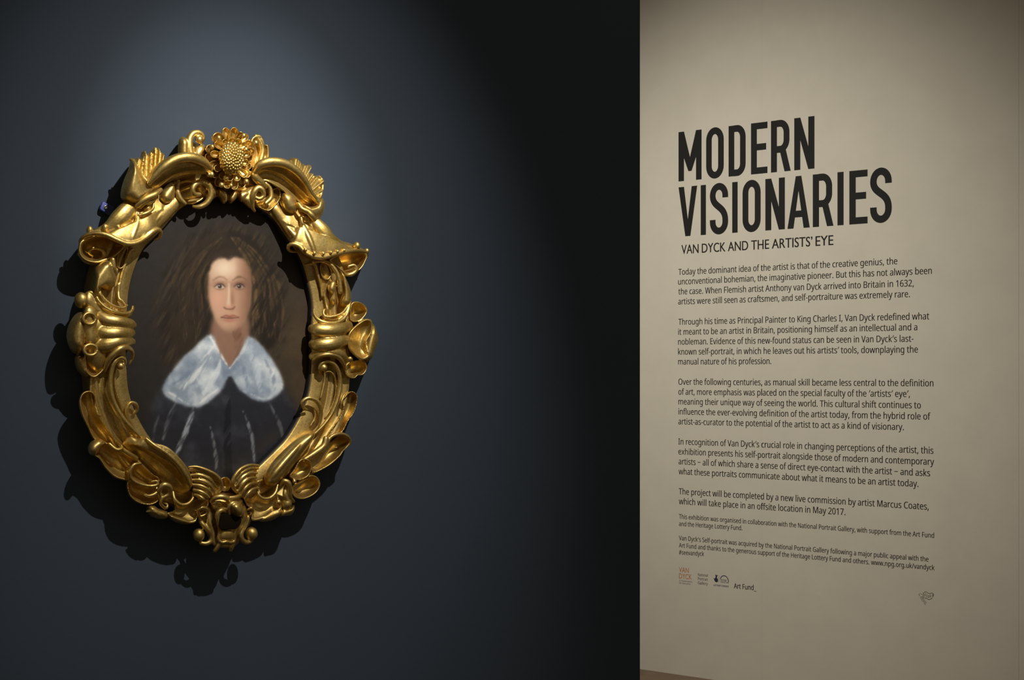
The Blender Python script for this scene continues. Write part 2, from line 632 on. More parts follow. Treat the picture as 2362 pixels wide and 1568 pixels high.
text_line('logo_word', 'LOTTERY FUNDED', ZL(1042, 600), ZL(1386, 634), 3.8, FONT_TEXT, MAT_NAVY, lg, 0.015)

lg = text_line('logo_lettering', 'Art Fund_', ZL(1505, 655), ZL(2010, 702), 11.6, FONT_TEXT, MAT_INK, None, 0.008)
tag(lg, 'black two word logo ending in an underscore, fourth in the logo row', 'logo', 'logos under the wall text')

lg = empty('sketched_emblem', M_TEXT)
tag(lg, 'small sketched emblem of a fluttering banner at the lower right of the text', 'logo')


def sketch(name, paths, width, parent):
    mb = MB()
    for p in paths:
        stroke(mb, [(T(*ZF(x, y))[0], T(*ZF(x, y))[1]) for x, y in p], width)
    return mb.build(name, MAT_INK, parent, smooth=False)


sketch('banner_outline', [
    [(805, 525), (850, 490), (900, 480), (960, 515), (1020, 555), (1085, 570), (1140, 545), (1190, 525)],
    [(845, 800), (870, 770), (920, 775), (980, 815), (1040, 835), (1100, 815), (1160, 785), (1190, 790)],
    [(770, 515), (795, 570), (780, 640), (775, 720), (795, 790)], [(1215, 550), (1200, 620), (1210, 690), (1195, 740)],
    [(1215, 550), (1255, 600), (1225, 670), (1210, 690)]], 0.0020, lg)
sketch('banner_word', [
    [(905, 545), (875, 560), (850, 650), (820, 750)], [(825, 630), (880, 622)], [(955, 580), (930, 650), (905, 730)],
    [(1050, 650), (1000, 645), (970, 690), (975, 735), (1020, 735), (1045, 690), (1055, 640), (1035, 740)],
    [(1115, 610), (1085, 740)], [(1150, 650), (1095, 690), (1155, 730)]], 0.0013, lg)
sketch('streamers', [
    [(660, 690), (665, 780), (720, 880), (810, 970), (860, 1070)], [(690, 680), (710, 780), (780, 880), (860, 960), (885, 1060)],
    [(720, 690), (760, 790), (830, 870), (910, 960), (915, 1000)], [(640, 655), (600, 660), (575, 615), (600, 580), (650, 560), (690, 600), (740, 575), (735, 630)]], 0.0013, lg)

# ------------------------------------------------------------------ the framed portrait
root = empty('framed_portrait', M_WALL)
tag(root, 'oval portrait of a dark-coated sitter in a heavily carved gilt frame', 'picture')

ZA, ZB = Z(140, 280, 3.92), Z(480, 280, 3.92)
ZC, ZD = Z(140, 640, 3.92), Z(520, 640, 3.92)
ZE, ZG = Z(140, 960, 3.92), Z(440, 960, 3.92)
ZI = lambda x, y: (x, y)


def zp(zf, pts):
    return [(*zf(p[0], p[1]), *p[2:]) for p in pts]


def crom(pts, n, closed=False):
    """Catmull-Rom resampling by chord length; pts: list of tuples of any length"""
    P_ = np.array(pts, float)
    m = len(P_)
    if m == 2 and not closed:
        return np.array([P_[0] + (P_[1] - P_[0]) * k / (n - 1) for k in range(n)])
    dense = []
    segs = m if closed else m - 1
    for i in range(segs):
        if closed:
            p0, p1, p2, p3 = P_[(i - 1) % m], P_[i], P_[(i + 1) % m], P_[(i + 2) % m]
        else:
            p1, p2 = P_[i], P_[i + 1]
            p0 = P_[i - 1] if i > 0 else 2 * p1 - p2
            p3 = P_[i + 2] if i + 2 < m else 2 * p2 - p1
        for k in range(12):
            t = k / 12
            dense.append(0.5 * ((2 * p1) + (p2 - p0) * t + (2 * p0 - 5 * p1 + 4 * p2 - p3) * t * t + (3 * p1 - p0 - 3 * p2 + p3) * t ** 3))
    dense.append(P_[0] if closed else P_[-1])
    D = np.array(dense)
    s = np.concatenate([[0], np.cumsum(np.hypot(np.diff(D[:, 0]), np.diff(D[:, 1])))])
    q = np.linspace(0, s[-1], n + 1)[:-1] if closed else np.linspace(0, s[-1], n)
    return np.stack([np.interp(q, s, D[:, k]) for k in range(D.shape[1])], 1)


PXM = 0.00092      # one picture pixel at the frame, in metres


def DW(w):
    """relief is kept a little shallower than first drawn"""
    return np.where(np.asarray(w) > .045, .045 + (np.asarray(w) - .045) * .84, w)


def lobe(mb, zf, outline, w, depth, kind='dish', spine=None, lip=0.0025, back=0.015, n=64, tilt=(0, 0), shear=0.6):
    """a carved lobe from its outline: dish = hollow with a rolled rim, dome = swelling"""
    o2 = crom(zp(zf, outline), n, True)
    c = o2[:, :2].mean(0)
    we = o2[:, 2] if o2.shape[1] > 2 else np.full(n, w)
    we = DW(we)
    depth, lip = depth * .9, lip * 1.25
    E_ = np.array([L(o2[i, 0], o2[i, 1], we[i]) for i in range(n)])
    lean = (L(c[0], c[1], .08) - L(c[0], c[1], .02)) / .06      # undercut direction
    lean = np.array((lean[0], lean[1]))
    if spine is None:
        xy = E_[:, :2] - E_[:, :2].mean(0)
        val, vec = np.linalg.eigh(xy.T @ xy)
        ax = vec[:, 1]
        t = xy @ ax
        ext = np.abs(t).max()
        rat = math.sqrt(max(val[0], 1e-12) / val[1])
        t = np.clip(t, -ext * (1 - rat), ext * (1 - rat)) * 0.9
        Mx = E_[:, :2].mean(0) + t[:, None] * ax
    else:
        sp = crom(zp(zf, spine), 40)
        S_ = np.array([L(p[0], p[1], DW(w))[:2] for p in sp])
        Mx = np.array([S_[np.argmin(((S_ - e[:2]) ** 2).sum(1))] for e in E_])
    wm = np.full(n, we.mean()) * 0.5 + we * 0.5
    rows = []

    def row(s, wfun, sh):
        out = []
        for i, (m, e) in enumerate(zip(Mx, E_)):
            wv = wfun(i)
            d = wv - e[2]
            out.append((m[0] + (e[0] - m[0]) * s + lean[0] * d * sh, m[1] + (e[1] - m[1]) * s + lean[1] * d * sh, wv))
        rows.append(out)
    if kind == 'dish':
        for s, h in [(0.0, -1), (.2, -.97), (.36, -.88), (.49, -.74), (.60, -.55), (.69, -.33)]:
            row(s, lambda i: (wm[i] * (1 - s) + we[i] * s) + h * depth, shear)
        for s, h in ((.76, -.25), (.81, .4), (.86, .85), (.91, 1.0), (.955, .85), (.99, .35), (1.0, -.3), (1.0, -1.2)):
            row(s, lambda i: we[i] + h * lip - (depth * .08 if s < .78 else 0), shear)
    else:
        for k in range(12):
            s = math.sin(k / 11 * math.pi / 2)
            h = math.cos(k / 11 * math.pi / 2)
            row(s, lambda i: (wm[i] * (1 - s) + we[i] * s) + h * depth, shear)
    for s, q in ((1.0, .2), (.98, .5), (.94, .8), (.88, 1.0)):
        row(s, lambda i: (we[i] - lip * (1.2 if kind == 'dish' else .3)) * (1 - q) + min(back, we[i] - .005) * q, 1.0)
    s0 = mb.grid(rows, closed_u=True)
    mb.cap(s0, n)
    mb.cap(s0 + (len(rows) - 1) * n, n)


CIRC = [(math.cos(2 * math.pi * k / 16), math.sin(2 * math.pi * k / 16)) for k in range(16)]


def sweep(mb, zf, path, w=None, flat=1.0, prof=None, n=48, caps=(True, True), capn=5, zscale=1.0):
    """path points (x, y, radius[, w]) in zoom units; profile closed loop of (across, out) in units of radius"""
    sc = zf(1, 0)[0] - zf(0, 0)[0]
    P0 = zp(zf, [(p[0], p[1], p[2] * sc, float(DW(p[3] if len(p) > 3 else w))) for p in path])
    Q = crom(P0, n)
    pr = prof or CIRC
    rows = []
    ctr = np.array([L(q[0], q[1], q[3]) for q in Q])
    tan = np.gradient(ctr, axis=0)
    tan /= np.linalg.norm(tan, axis=1)[:, None] + 1e-12
    nrm = np.array([0, 0, 1.0])

    def ring(c, t, r, f=1.0):
        side = np.cross(nrm, t)
        side /= np.linalg.norm(side) + 1e-12
        out = np.cross(t, side)
        return [tuple(c + side * a * r + out * h * r * flat) for a, h in pr]
    rad = Q[:, 2] * PXM * 1.06
    if caps[0]:
        for k in range(capn):
            a = math.pi / 2 * (1 - k / capn)
            rows.append(ring(ctr[0] - tan[0] * rad[0] * math.sin(a), tan[0], rad[0] * max(math.cos(a), .02)))
    for i in range(len(Q)):
        rows.append(ring(ctr[i], tan[i], rad[i]))
    if caps[1]:
        for k in range(1, capn + 1):
            a = math.pi / 2 * k / capn
            rows.append(ring(ctr[-1] + tan[-1] * rad[-1] * math.sin(a), tan[-1], rad[-1] * max(math.cos(a), .02)))
    s = mb.grid(rows, closed_u=True)
    mb.cap(s, len(pr))
    mb.cap(s + (len(rows) - 1) * len(pr), len(pr))


def ball(mb, zf, x, y, r, w, sy=1.0, sw=1.0):
    sc = zf(1, 0)[0] - zf(0, 0)[0]
    c = L(*zf(x, y), float(DW(w)))
    R_ = r * sc * PXM * 1.08
    rows = []
    for i in range(11):
        a = math.pi * i / 10
        rows.append([(c[0] + R_ * max(math.sin(a), .01) * math.cos(b_), c[1] + R_ * sy * max(math.sin(a), .01) * math.sin(b_), c[2] + R_ * sw * math.cos(a)) for b_ in [2 * math.pi * k / 18 for k in range(18)]])
    mb.grid(rows, closed_u=True)


def spiral(cx, cy, r0, r1, a0, turns, th0, th1, w0, w1, n=26, sq=1.15):
    """coil path, radius and thickness shrinking inwards; degrees, picture sense (y down)"""
    out = []
    for k in range(n):
        t = k / (n - 1)
        r_ = r0 + (r1 - r0) * t
        a = math.radians(a0 + 360 * turns * t)
        out.append((cx + r_ * math.cos(a), cy + r_ * sq * math.sin(a), th0 + (th1 - th0) * t, w0 + (w1 - w0) * t))
    return out


# profile: a strap that is a thick roll on one side and hollows out to a thin lip on the other
def hollow(side=1):
    top = [(-1.0, -.1), (-.97, .25), (-.85, .5), (-.65, .62), (-.45, .52), (-.28, .2), (-.05, -.1), (.2, -.22), (.45, -.2), (.7, -.02), (.88, .2), (.96, .24), (1.0, .12)]
    bot = [(.95, -.35), (.5, -.75), (-.3, -.85), (-.85, -.55)]
    pr = top + bot
    return [(a * side, h) for a, h in pr]


# cove: two raised edges with a hollow between
COVE = [(-1.0, -.2), (-.98, .18), (-.9, .32), (-.8, .28), (-.6, .02), (-.3, -.14), (0, -.18), (.3, -.14), (.6, .02), (.8, .28), (.9, .32), (.98, .18), (1.0, -.2), (.7, -.8), (-.7, -.8)]

# ---- oval moulding -------------------------------------------------
sight = [(535, 452), (484, 457), (456, 462), (415, 483), (371, 532), (334, 570), (313, 613), (299, 663), (294, 716), (291, 783), (293, 852), (298, 903),
         (316, 957), (352, 1016), (392, 1050), (441, 1086), (490, 1108), (540, 1110), (580, 1092), (604, 1070), (635, 1040), (665, 1007), (696, 954), (713, 905), (720, 844),
         (721, 742), (722, 704), (715, 663), (696, 600), (666, 553), (630, 502), (590, 476)]
outer = [(535, 385), (470, 390), (410, 400), (350, 425), (300, 470), (262, 525), (235, 580), (216, 640), (208, 705), (204, 780), (205, 850), (211, 915),
         (234, 985), (270, 1060), (325, 1120), (380, 1160), (440, 1180), (520, 1190), (600, 1178), (660, 1150), (712, 1105), (752, 1050), (786, 980), (800, 915), (806, 850),
         (808, 780), (806, 710), (796, 645), (776, 585), (742, 520), (700, 462), (640, 412)]
NR = 160
W_S = 0.050


def by_angle(pts, n, c=(511, 785)):
    q = crom(pts, 600, True)
    a = np.arctan2(q[:, 1] - c[1], q[:, 0] - c[0])
    o = np.argsort(a)
    a, q = a[o], q[o]
    tt = np.linspace(-math.pi, math.pi, n, endpoint=False)
    ax = np.concatenate([a - 2 * math.pi, a, a + 2 * math.pi])
    return np.stack([np.interp(tt, ax, np.tile(q[:, k], 3)) for k in (0, 1)], 1)


SI, OU = by_angle(sight, NR), by_angle(outer, NR)
SIl = np.array([L(x, y, W_S) for x, y in SI])
OUl = np.array([L(x, y, 0.045) for x, y in OU])
mid_prof = [(0.0, .047), (.01, .0495), (.03, .0505), (.2, .053), (.38, .056), (.40, .0545), (.425, .0525), (.45, .0545), (.48, .059), (.52, .061), (.56, .059), (.60, .053), (.68, .049), (.76, .051), (.84, .056), (.91, .059), (.96, .055), (.99, .046), (1.0, .035), (.99, .02), (.96, .006)]
mb = MB()
mb.grid([[tuple(SIl[i][:2] * (1 - t) + OUl[i][:2] * t) + (h,) for i in range(NR)] for t, h in mid_prof], closed_u=True)
mb.build('oval_moulding', MAT_GOLD_MATT, root)
# dark rebate between the gilding and the canvas
mb = MB()
ctr = SIl.mean(0)
rws = []
for s, h in ((1.004, .0468), (.994, .0465), (.990, .044), (.990, .030), (1.01, .030)):
    rws.append([(ctr[0] + (p[0] - ctr[0]) * s, ctr[1] + (p[1] - ctr[1]) * s, h) for p in SIl])
mb.grid(rws, closed_u=True)
o = mb.build('rebate', MAT_SLIP, root)
o['label'] = 'black inner edge between gilding and canvas'

# ---- canvas --------------------------------------------------------
# a plain anonymous portrait in the colours of an old oil painting, painted as pigment on the canvas
W_C = 0.032
sg_out = crom(sight, 200, True)
cc = np.array((511.0, 785.0))
STEP = 1.15
gx = np.arange(280, 744, STEP)
gy = np.arange(436, 1126, STEP)
PX, PY = np.meshgrid(gx, gy)
shp = PX.shape


def poly_sd(pts):
    """signed distance (inside negative) to a closed smooth polygon"""
    q = crom(pts, 90, True)
    x, y = PX.ravel(), PY.ravel()
    d = np.full(x.shape, 1e9)
    ins = np.zeros(x.shape, bool)
    for i in range(len(q)):
        ax, ay = q[i - 1]
        bx, by = q[i]
        ex, ey = bx - ax, by - ay
        t = np.clip(((x - ax) * ex + (y - ay) * ey) / (ex * ex + ey * ey + 1e-9), 0, 1)
        d = np.minimum(d, (x - ax - ex * t) ** 2 + (y - ay - ey * t) ** 2)
        cross = ((ay > y) != (by > y))
        xi = (bx - ax) * (y - ay) / (by - ay + 1e-12) + ax
        ins ^= cross & (x < xi)
    d = np.sqrt(d)
    return np.where(ins, -d, d).reshape(shp)


def fbm(sx, sy, seed, ang=0.0):
    g = np.random.default_rng(seed)
    ca_, sa_ = math.cos(ang), math.sin(ang)
    X, Y = PX * ca_ + PY * sa_, -PX * sa_ + PY * ca_
    out = np.zeros(shp)
    amp = 1.0
    for k in range(4):
        tab = g.random((64, 64))
        u, v = X / sx * 2 ** k, Y / sy * 2 ** k
        i, j = np.floor(u).astype(int), np.floor(v).astype(int)
        fu, fv = u - i, v - j
        fu, fv = fu * fu * (3 - 2 * fu), fv * fv * (3 - 2 * fv)
        a = tab[j % 64, i % 64] * (1 - fu) + tab[j % 64, (i + 1) % 64] * fu
        b_ = tab[(j + 1) % 64, i % 64] * (1 - fu) + tab[(j + 1) % 64, (i + 1) % 64] * fu
        out += amp * (a * (1 - fv) + b_ * fv - .5)
        amp *= .55
    return out


IMG = np.zeros(shp + (3,))


def lay(mask, col, alpha=1.0):
    m = np.clip(mask * alpha, 0, 1)[..., None]
    IMG[:] = IMG * (1 - m) + np.array(col) / 255.0 * m


def soft(sd, feather):
    return 1 / (1 + np.exp(np.clip(sd / (feather * .35), -40, 40)))


N1, N2, N3 = fbm(40, 40, 1), fbm(14, 14, 2), fbm(7, 46, 3, .5)
IMG[:] = np.array((40, 37, 34)) / 255
lay(np.clip((PX - 520) / 180, 0, 1) * np.clip((PY - 520) / 250, 0, 1), (82, 66, 46), .9)
lay(np.clip(N1 + .5, 0, 1), (48, 40, 32), .4)
wob = N2 * 9 + N1 * 8


def blob(pts, col, feather, alpha=1.0, w=1.0):
    lay(soft(poly_sd(pts) + wob * w, feather), col, alpha)


# hair
blob([(520, 520), (585, 530), (630, 590), (655, 680), (650, 770), (610, 830), (560, 800), (470, 830), (400, 840), (360, 770), (372, 680), (400, 600), (450, 540)], (44, 36, 27), 26)
hair = soft(poly_sd([(520, 520), (585, 530), (630, 590), (655, 680), (650, 770), (610, 830), (560, 800), (470, 830), (400, 840), (360, 770), (372, 680), (400, 600), (450, 540)]) + wob, 20)
lay(hair * np.clip(N3 * 2.2, 0, 1), (92, 72, 48), .5)
lay(hair * np.clip(-N3 * 2.2, 0, 1), (24, 20, 17), .6)
# coat
blob([(340, 1010), (352, 930), (400, 860), (480, 830), (570, 830), (640, 880), (690, 960), (690, 1100), (560, 1130), (420, 1130), (350, 1080)], (38, 39, 46), 16, 1, .6)
coat = soft(poly_sd([(340, 1010), (352, 930), (400, 860), (480, 830), (570, 830), (640, 880), (690, 960), (690, 1100), (560, 1130), (420, 1130), (350, 1080)]), 10)
lay(coat * np.clip(N1 * 1.8, 0, 1), (66, 68, 78), .6)


def brush(path, col, alpha=.9, n=60, dry=1.0):
    """a dry brush stroke; path (x, y, half width)"""
    q = crom(path, n)
    d = np.full(shp, 1e9)
    for i in range(len(q) - 1):
        ax, ay, ra = q[i]
        bx, by, rb = q[i + 1]
        ex, ey = bx - ax, by - ay
        t = np.clip(((PX - ax) * ex + (PY - ay) * ey) / (ex * ex + ey * ey + 1e-9), 0, 1)
        d = np.minimum(d, np.hypot(PX - ax - ex * t, PY - ay - ey * t) - (ra + (rb - ra) * t))
    lay(soft(d + N2 * 3 * dry, 2.5) * np.clip(1 - .25 * dry + N3 * 1.6 * dry, 0, 1), col, alpha)


# soft folds of the coat
for p_, c_, a_ in (([(452, 925, 1.5), (432, 985, 6), (405, 1052, 4)], (178, 186, 192), .8), ([(412, 915, 1.5), (392, 960, 4), (376, 1012, 3)], (140, 140, 138), .6),
                   ([(562, 950, 1.5), (580, 1005, 4), (588, 1070, 3)], (150, 156, 162), .7), ([(622, 930, 1.5), (644, 975, 4), (655, 1020, 3)], (118, 120, 124), .6),
                   ([(486, 985, 1.5), (496, 1035, 4), (500, 1085, 3)], (150, 152, 155), .6), ([(366, 960, 2), (356, 990, 3), (352, 1018, 2)], (120, 122, 126), .5)):
    brush(p_, c_, a_)
brush([(528, 920, 5), (524, 1000, 8), (528, 1100, 9)], (22, 23, 28), .75)
# throat and broad plain collar
blob([(496, 730), (566, 730), (572, 800), (530, 850), (490, 800)], (138, 104, 84), 8, 1, .15)
brush([(545, 760, 10), (552, 800, 10), (540, 835, 4)], (92, 62, 46), .6)
COL = [(486, 772), (506, 812), (530, 846), (556, 812), (574, 776), (606, 800), (640, 850), (652, 895), (612, 925), (560, 905), (530, 866), (506, 905), (448, 940), (376, 905), (402, 850), (442, 805)]
blob(COL, (158, 170, 182), 5, 1, .25)
col_m = soft(poly_sd(COL), 5)
lay(col_m * np.clip(N1 * 1.6 + .1, 0, 1), (222, 227, 226), .85)
lay(col_m * np.clip(-N1 * 1.5, 0, 1), (104, 118, 138), .7)
for p_, c_, a_ in (([(492, 800, 3), (462, 850, 10), (420, 895, 5)], (230, 232, 228), .75), ([(508, 830, 3), (500, 860, 7), (470, 905, 4)], (222, 228, 230), .7),
                   ([(390, 905, 1.5), (445, 932, 2.5), (503, 898, 2)], (240, 240, 236), .7), ([(480, 820, 2), (440, 860, 4), (400, 885, 3)], (112, 126, 148), .6),
                   ([(572, 800, 2), (590, 850, 8), (600, 900, 4)], (196, 206, 214), .7), ([(556, 830, 2), (566, 866, 5), (574, 898, 3)], (110, 124, 146), .6),
                   ([(612, 830, 2), (630, 870, 5), (634, 900, 3)], (118, 130, 150), .6), ([(562, 902, 1.5), (612, 920, 2), (648, 893, 1.5)], (210, 216, 220), .6),
                   ([(486, 778, 2.5), (507, 815, 3.5), (529, 848, 2)], (238, 238, 232), .8), ([(573, 780, 2), (556, 815, 3), (531, 848, 2)], (206, 212, 216), .7)):
    brush(p_, c_, a_)
# head, seen straight on
face = [(480, 610), (492, 585), (528, 574), (564, 585), (579, 612), (580, 668), (573, 716), (553, 752), (530, 764), (507, 752), (488, 716), (479, 668)]
blob(face, (192, 152, 124), 6, 1, .08)
fm = soft(poly_sd(face), 5)


def spotm(x, y, rx, ry, f=1.0):
    return np.exp(-(((PX - x) / rx) ** 2 + ((PY - y) / ry) ** 2) * f)


lay(fm * spotm(518, 618, 30, 24), (228, 206, 178), .9)
lay(fm * spotm(502, 692, 16, 22), (212, 158, 132), .7)
lay(fm * spotm(522, 752, 14, 10), (206, 168, 140), .7)
lay(fm * np.clip((PX - 540) / 34, 0, 1), (118, 82, 62), .8)
lay(fm * np.clip((486 - PX) / 12, 0, 1), (128, 92, 70), .5)
lay(fm * np.clip((PY - 742) / 26, 0, 1), (126, 90, 68), .6)
lay(fm * spotm(531, 738, 24, 6), (150, 108, 86), .5)
for ex, sh in ((507, 0), (552, 1)):
    lay(spotm(ex, 656, 17, 9), (122, 84, 66) if not sh else (92, 62, 50), .65)
    lay(soft((np.hypot((PX - ex) / 10, (PY - 661) / 4.6) - 1) * 6, 3), (206, 194, 178) if not sh else (168, 150, 134), .9)
    lay(soft((np.hypot((PX - ex) / 4.6, (PY - 660.5) / 4.6) - 1) * 5, 2.2), (52, 40, 34), .95)
    lay(spotm(ex - 1.5, 658.8, 1.3, 1.3), (225, 220, 212), .9)
    brush([(ex - 12, 661, .8), (ex - 4, 655.5, 1.5), (ex + 5, 655.5, 1.5), (ex + 12, 661, .8)], (62, 42, 34), .8, dry=.1)
    brush([(ex - 9, 666, .6), (ex, 668, 1), (ex + 9, 666, .6)], (120, 80, 64), .6, dry=.1)
    brush([(ex - 15, 646, 1.2), (ex - 3, 639, 2.4), (ex + 8, 640, 2.2), (ex + 16, 645, 1)], (84, 60, 44), .55, dry=.6)
lay(spotm(536, 690, 7, 26), (140, 98, 76), .6)
brush([(528, 655, 2), (528, 685, 3), (527, 702, 4.5)], (230, 204, 176), .6, dry=.1)
lay(spotm(529, 706, 9, 5), (206, 152, 126), .7)
brush([(517, 709, 1.4), (522, 712, 1.6), (529, 713, 1.6), (537, 712, 1.8), (541, 708, 1.4)], (104, 66, 52), .75, dry=.1)
brush([(512, 731, 1), (521, 728, 2), (530, 729.5, 2), (539, 728, 2), (549, 731, 1)], (146, 82, 70), .85, dry=.1)
brush([(510, 732, .8), (530, 733.5, 1.1), (551, 732, .8)], (84, 46, 40), .8, dry=.1)
brush([(518, 738, 1.2), (530, 740, 2.8), (543, 738, 1.2)], (184, 118, 102), .75, dry=.1)
# hair: a centre parting, waves to the shoulders
blob([(528, 560), (500, 572), (484, 600), (477, 660), (470, 720), (456, 790), (420, 810), (392, 770), (398, 690), (420, 610), (460, 555), (520, 530)], (46, 36, 26), 7, .95, .35)
blob([(528, 560), (558, 572), (574, 600), (583, 660), (590, 720), (602, 785), (630, 800), (648, 750), (640, 670), (618, 600), (580, 550), (530, 530)], (34, 28, 22), 7, .97, .35)
blob([(476, 624), (494, 602), (514, 594), (528, 598), (544, 593), (566, 602), (584, 626), (582, 575), (528, 552), (478, 575)], (42, 33, 24), 5, .95, .3)
rs = np.random.default_rng(11)
for k in range(46):
    side = -1 if k % 2 else 1
    t = rs.random()
    x0 = 528 + side * (4 + 18 * t)
    x1 = 528 + side * (52 + 62 * t)
    yb = 790 - 40 * rs.random()
    ph = rs.random() * 6.28
    pth = []
    for q in range(8):
        f_ = q / 7
        xx = x0 + (x1 - x0) * min(1, (f_ * 2.2) ** .7 if f_ < .45 else 1) + side * 8 * f_ + 7 * math.sin(ph + f_ * 9) * f_
        pth.append((xx, 548 + 20 * (1 - t) * 0 + (yb - 548) * f_, .6 + 1.8 * math.sin(f_ * 3.14)))
    cc_ = ((120, 94, 60), (86, 66, 42), (62, 48, 32), (28, 22, 17))[k % 4]
    brush(pth, cc_, .5 if side < 0 else .35, 30)
IMG += (N2 * .012)[..., None]
# varnish-dark crackle of the ground
IMG = np.clip(IMG, .02, 1)
LIN = np.where(IMG <= .04045, IMG / 12.92, ((IMG + .055) / 1.055) ** 2.4)

# keep only what lies inside the rebate
sgx = crom(sight, 90, True)
sd_s = poly_sd([tuple(p) for p in sgx[::3]])
keep = sd_s < 16
idx = -np.ones(shp, int)
idx[keep] = np.arange(keep.sum())
# pixel -> canvas plane, vectorised
o_c = WO + WN * W_C
dx_, dz_ = (PX - CX) / F, -(PY - CY) / F
e_ = Vector((0, 0, EYE))
num = (o_c - e_).dot(WN)
den = dx_ * WN.x + WN.y
kk = num / den
wx, wy, wz = dx_ * kk, kk, dz_ * kk + EYE
uu = (wx - WO.x) * WD.x + (wy - WO.y) * WD.y
vv = wz - WO.z
ok = keep[:-1, :-1] & keep[1:, :-1] & keep[:-1, 1:] & keep[1:, 1:]
quads = np.stack([idx[:-1, :-1][ok], idx[1:, :-1][ok], idx[1:, 1:][ok], idx[:-1, 1:][ok]], 1)
vs = np.stack([uu[keep], vv[keep], np.full(keep.sum(), W_C)], 1)
me = bpy.data.meshes.new('canvas')
me.vertices.add(len(vs))
me.vertices.foreach_set('co', vs.astype(np.float32).ravel())
me.loops.add(quads.size)
me.loops.foreach_set('vertex_index', quads.astype(np.int32).ravel())
me.polygons.add(len(quads))
me.polygons.foreach_set('loop_start', np.arange(0, quads.size, 4, dtype=np.int32))
me.update(calc_edges=True)
at = me.color_attributes.new('pigment', 'FLOAT_COLOR', 'POINT')
at.data.foreach_set('color', np.concatenate([LIN[keep], np.ones((keep.sum(), 1))], 1).astype(np.float32).ravel())
MAT_CANVAS, nt, b = mat('oil_paint', (.1, .1, .1), .5, 0, .3)
va = nt.nodes.new('ShaderNodeVertexColor')
va.layer_name = 'pigment'
nt.links.new(va.outputs[0], b.inputs['Base Color'])
n = noise(nt, 400, 2)
bump(nt, b, n.outputs[0], .06, .001)
me.materials.append(MAT_CANVAS)
cv = bpy.data.objects.new('canvas', me)
C.objects.link(cv)
cv.parent = root
cv['label'] = 'painted bust of a long-haired sitter with a pale collar'

# ---- sunflower crest ----------------------------------------------
flower = empty('sunflower', Matrix.Identity(4))
flower.parent = root


def carve(mb, name, parent, material=None, voxel=.0014, smooth=3):
    """fuse the overlapping lobes and rolls of one part into a single softened carving"""
    o = mb.build(name, material or MAT_GOLD, parent)
    r_ = o.modifiers.new('fuse', 'REMESH')
    r_.mode = 'VOXEL'
    r_.voxel_size = voxel
    r_.use_smooth_shade = True
    s_ = o.modifiers.new('soften', 'SMOOTH')
    s_.factor = .5
    s_.iterations = smooth
    bpy.context.view_layer.update()
    me_ = bpy.data.meshes.new_from_object(o.evaluated_get(bpy.context.evaluated_depsgraph_get()))
    o.modifiers.clear()
    old = o.data
    o.data = me_
    bpy.data.meshes.remove(old)
    me_.name = name
    me_.materials.clear()
    me_.materials.append(material or MAT_GOLD)
    me_.polygons.foreach_set('use_smooth', [True] * len(me_.polygons))
    return o


def sub(mb, name, parent, material=None):
    if material is not None or name in ('seeds', 'berries', 'eye'):
        return mb.build(name, material or MAT_GOLD, parent)
    return carve(mb, name, parent, voxel=.0011 if name == 'petal' else .0014, smooth=2 if name == 'petal' else 3)


mb = MB()
FC = (214, 330)
rng = np.random.default_rng(4)


def petal(mb, zf, cx, cy, tx, ty, wd, w0, w1, dep, lip=.002):
    """cup shaped petal from base (cx,cy) to tip (tx,ty), half width wd"""
    dx, dy = tx - cx, ty - cy
    q = math.hypot(dx, dy)
    ex, ey = dx / q, dy / q
    nx, ny = -ey, ex
    shape = [(0, .35), (.25, .7), (.55, 1.0), (.8, .95), (.95, .6), (1.0, 0), (.95, -.6), (.8, -.95), (.55, -1), (.25, -.7), (0, -.35)]
    pts = [(cx + ex * q * a + nx * wd * b_, cy + ey * q * a + ny * wd * b_, w0 + (w1 - w0) * a) for a, b_ in shape]
    lobe(mb, zf, pts, w1, dep, 'dish', lip=lip, back=.03, n=40)


back_tips = [(150, 55, 34), (238, 52, 36), (300, 92, 26), (352, 112, 34), (395, 180, 36), (420, 260, 34), (400, 330, 36), (385, 420, 36), (375, 500, 34), (318, 600, 36), (240, 620, 36), (165, 610, 36), (75, 585, 40), (35, 500, 36), (5, 410, 38), (-30, 320, 36), (-20, 235, 42), (55, 110, 52)]
petals = empty('petal_ring', Matrix.Identity(4))
petals.parent = flower
bpy.data.objects.remove(petals)
for k, (tx, ty, wd) in enumerate(back_tips):
    m2 = MB()
    dx, dy = tx - FC[0], ty - FC[1]
    q = math.hypot(dx, dy)
    petal(m2, ZB, FC[0] + dx / q * 85, FC[1] + dy / q * 105, tx, ty, wd * 1.05, .085, .084 + .012 * (k % 3), .006, .0026)
    sub(m2, 'petal', flower)
front = [(60, 190), (20, 290), (55, 440), (110, 520), (190, 540), (270, 540), (345, 500), (365, 380), (385, 290), (350, 200), (290, 160), (215, 150), (140, 160)]
for k, (tx, ty) in enumerate(front):
    m2 = MB()
    dx, dy = tx - FC[0], ty - FC[1]
    q = math.hypot(dx, dy)
    petal(m2, ZB, FC[0] + dx / q * 80, FC[1] + dy / q * 110, tx, ty, 33, .10, .108 - .006 * (k % 2), .005, .0024)
    sub(m2, 'petal', flower)
m2 = MB()
lobe(m2, ZB, [(214, 110), (300, 120), (370, 190), (395, 300), (375, 430), (310, 545), (214, 585), (120, 550), (50, 450), (20, 330), (45, 200), (120, 125)], .07, .012, 'dome', back=.02)
carve(m2, 'flower_ground', flower)
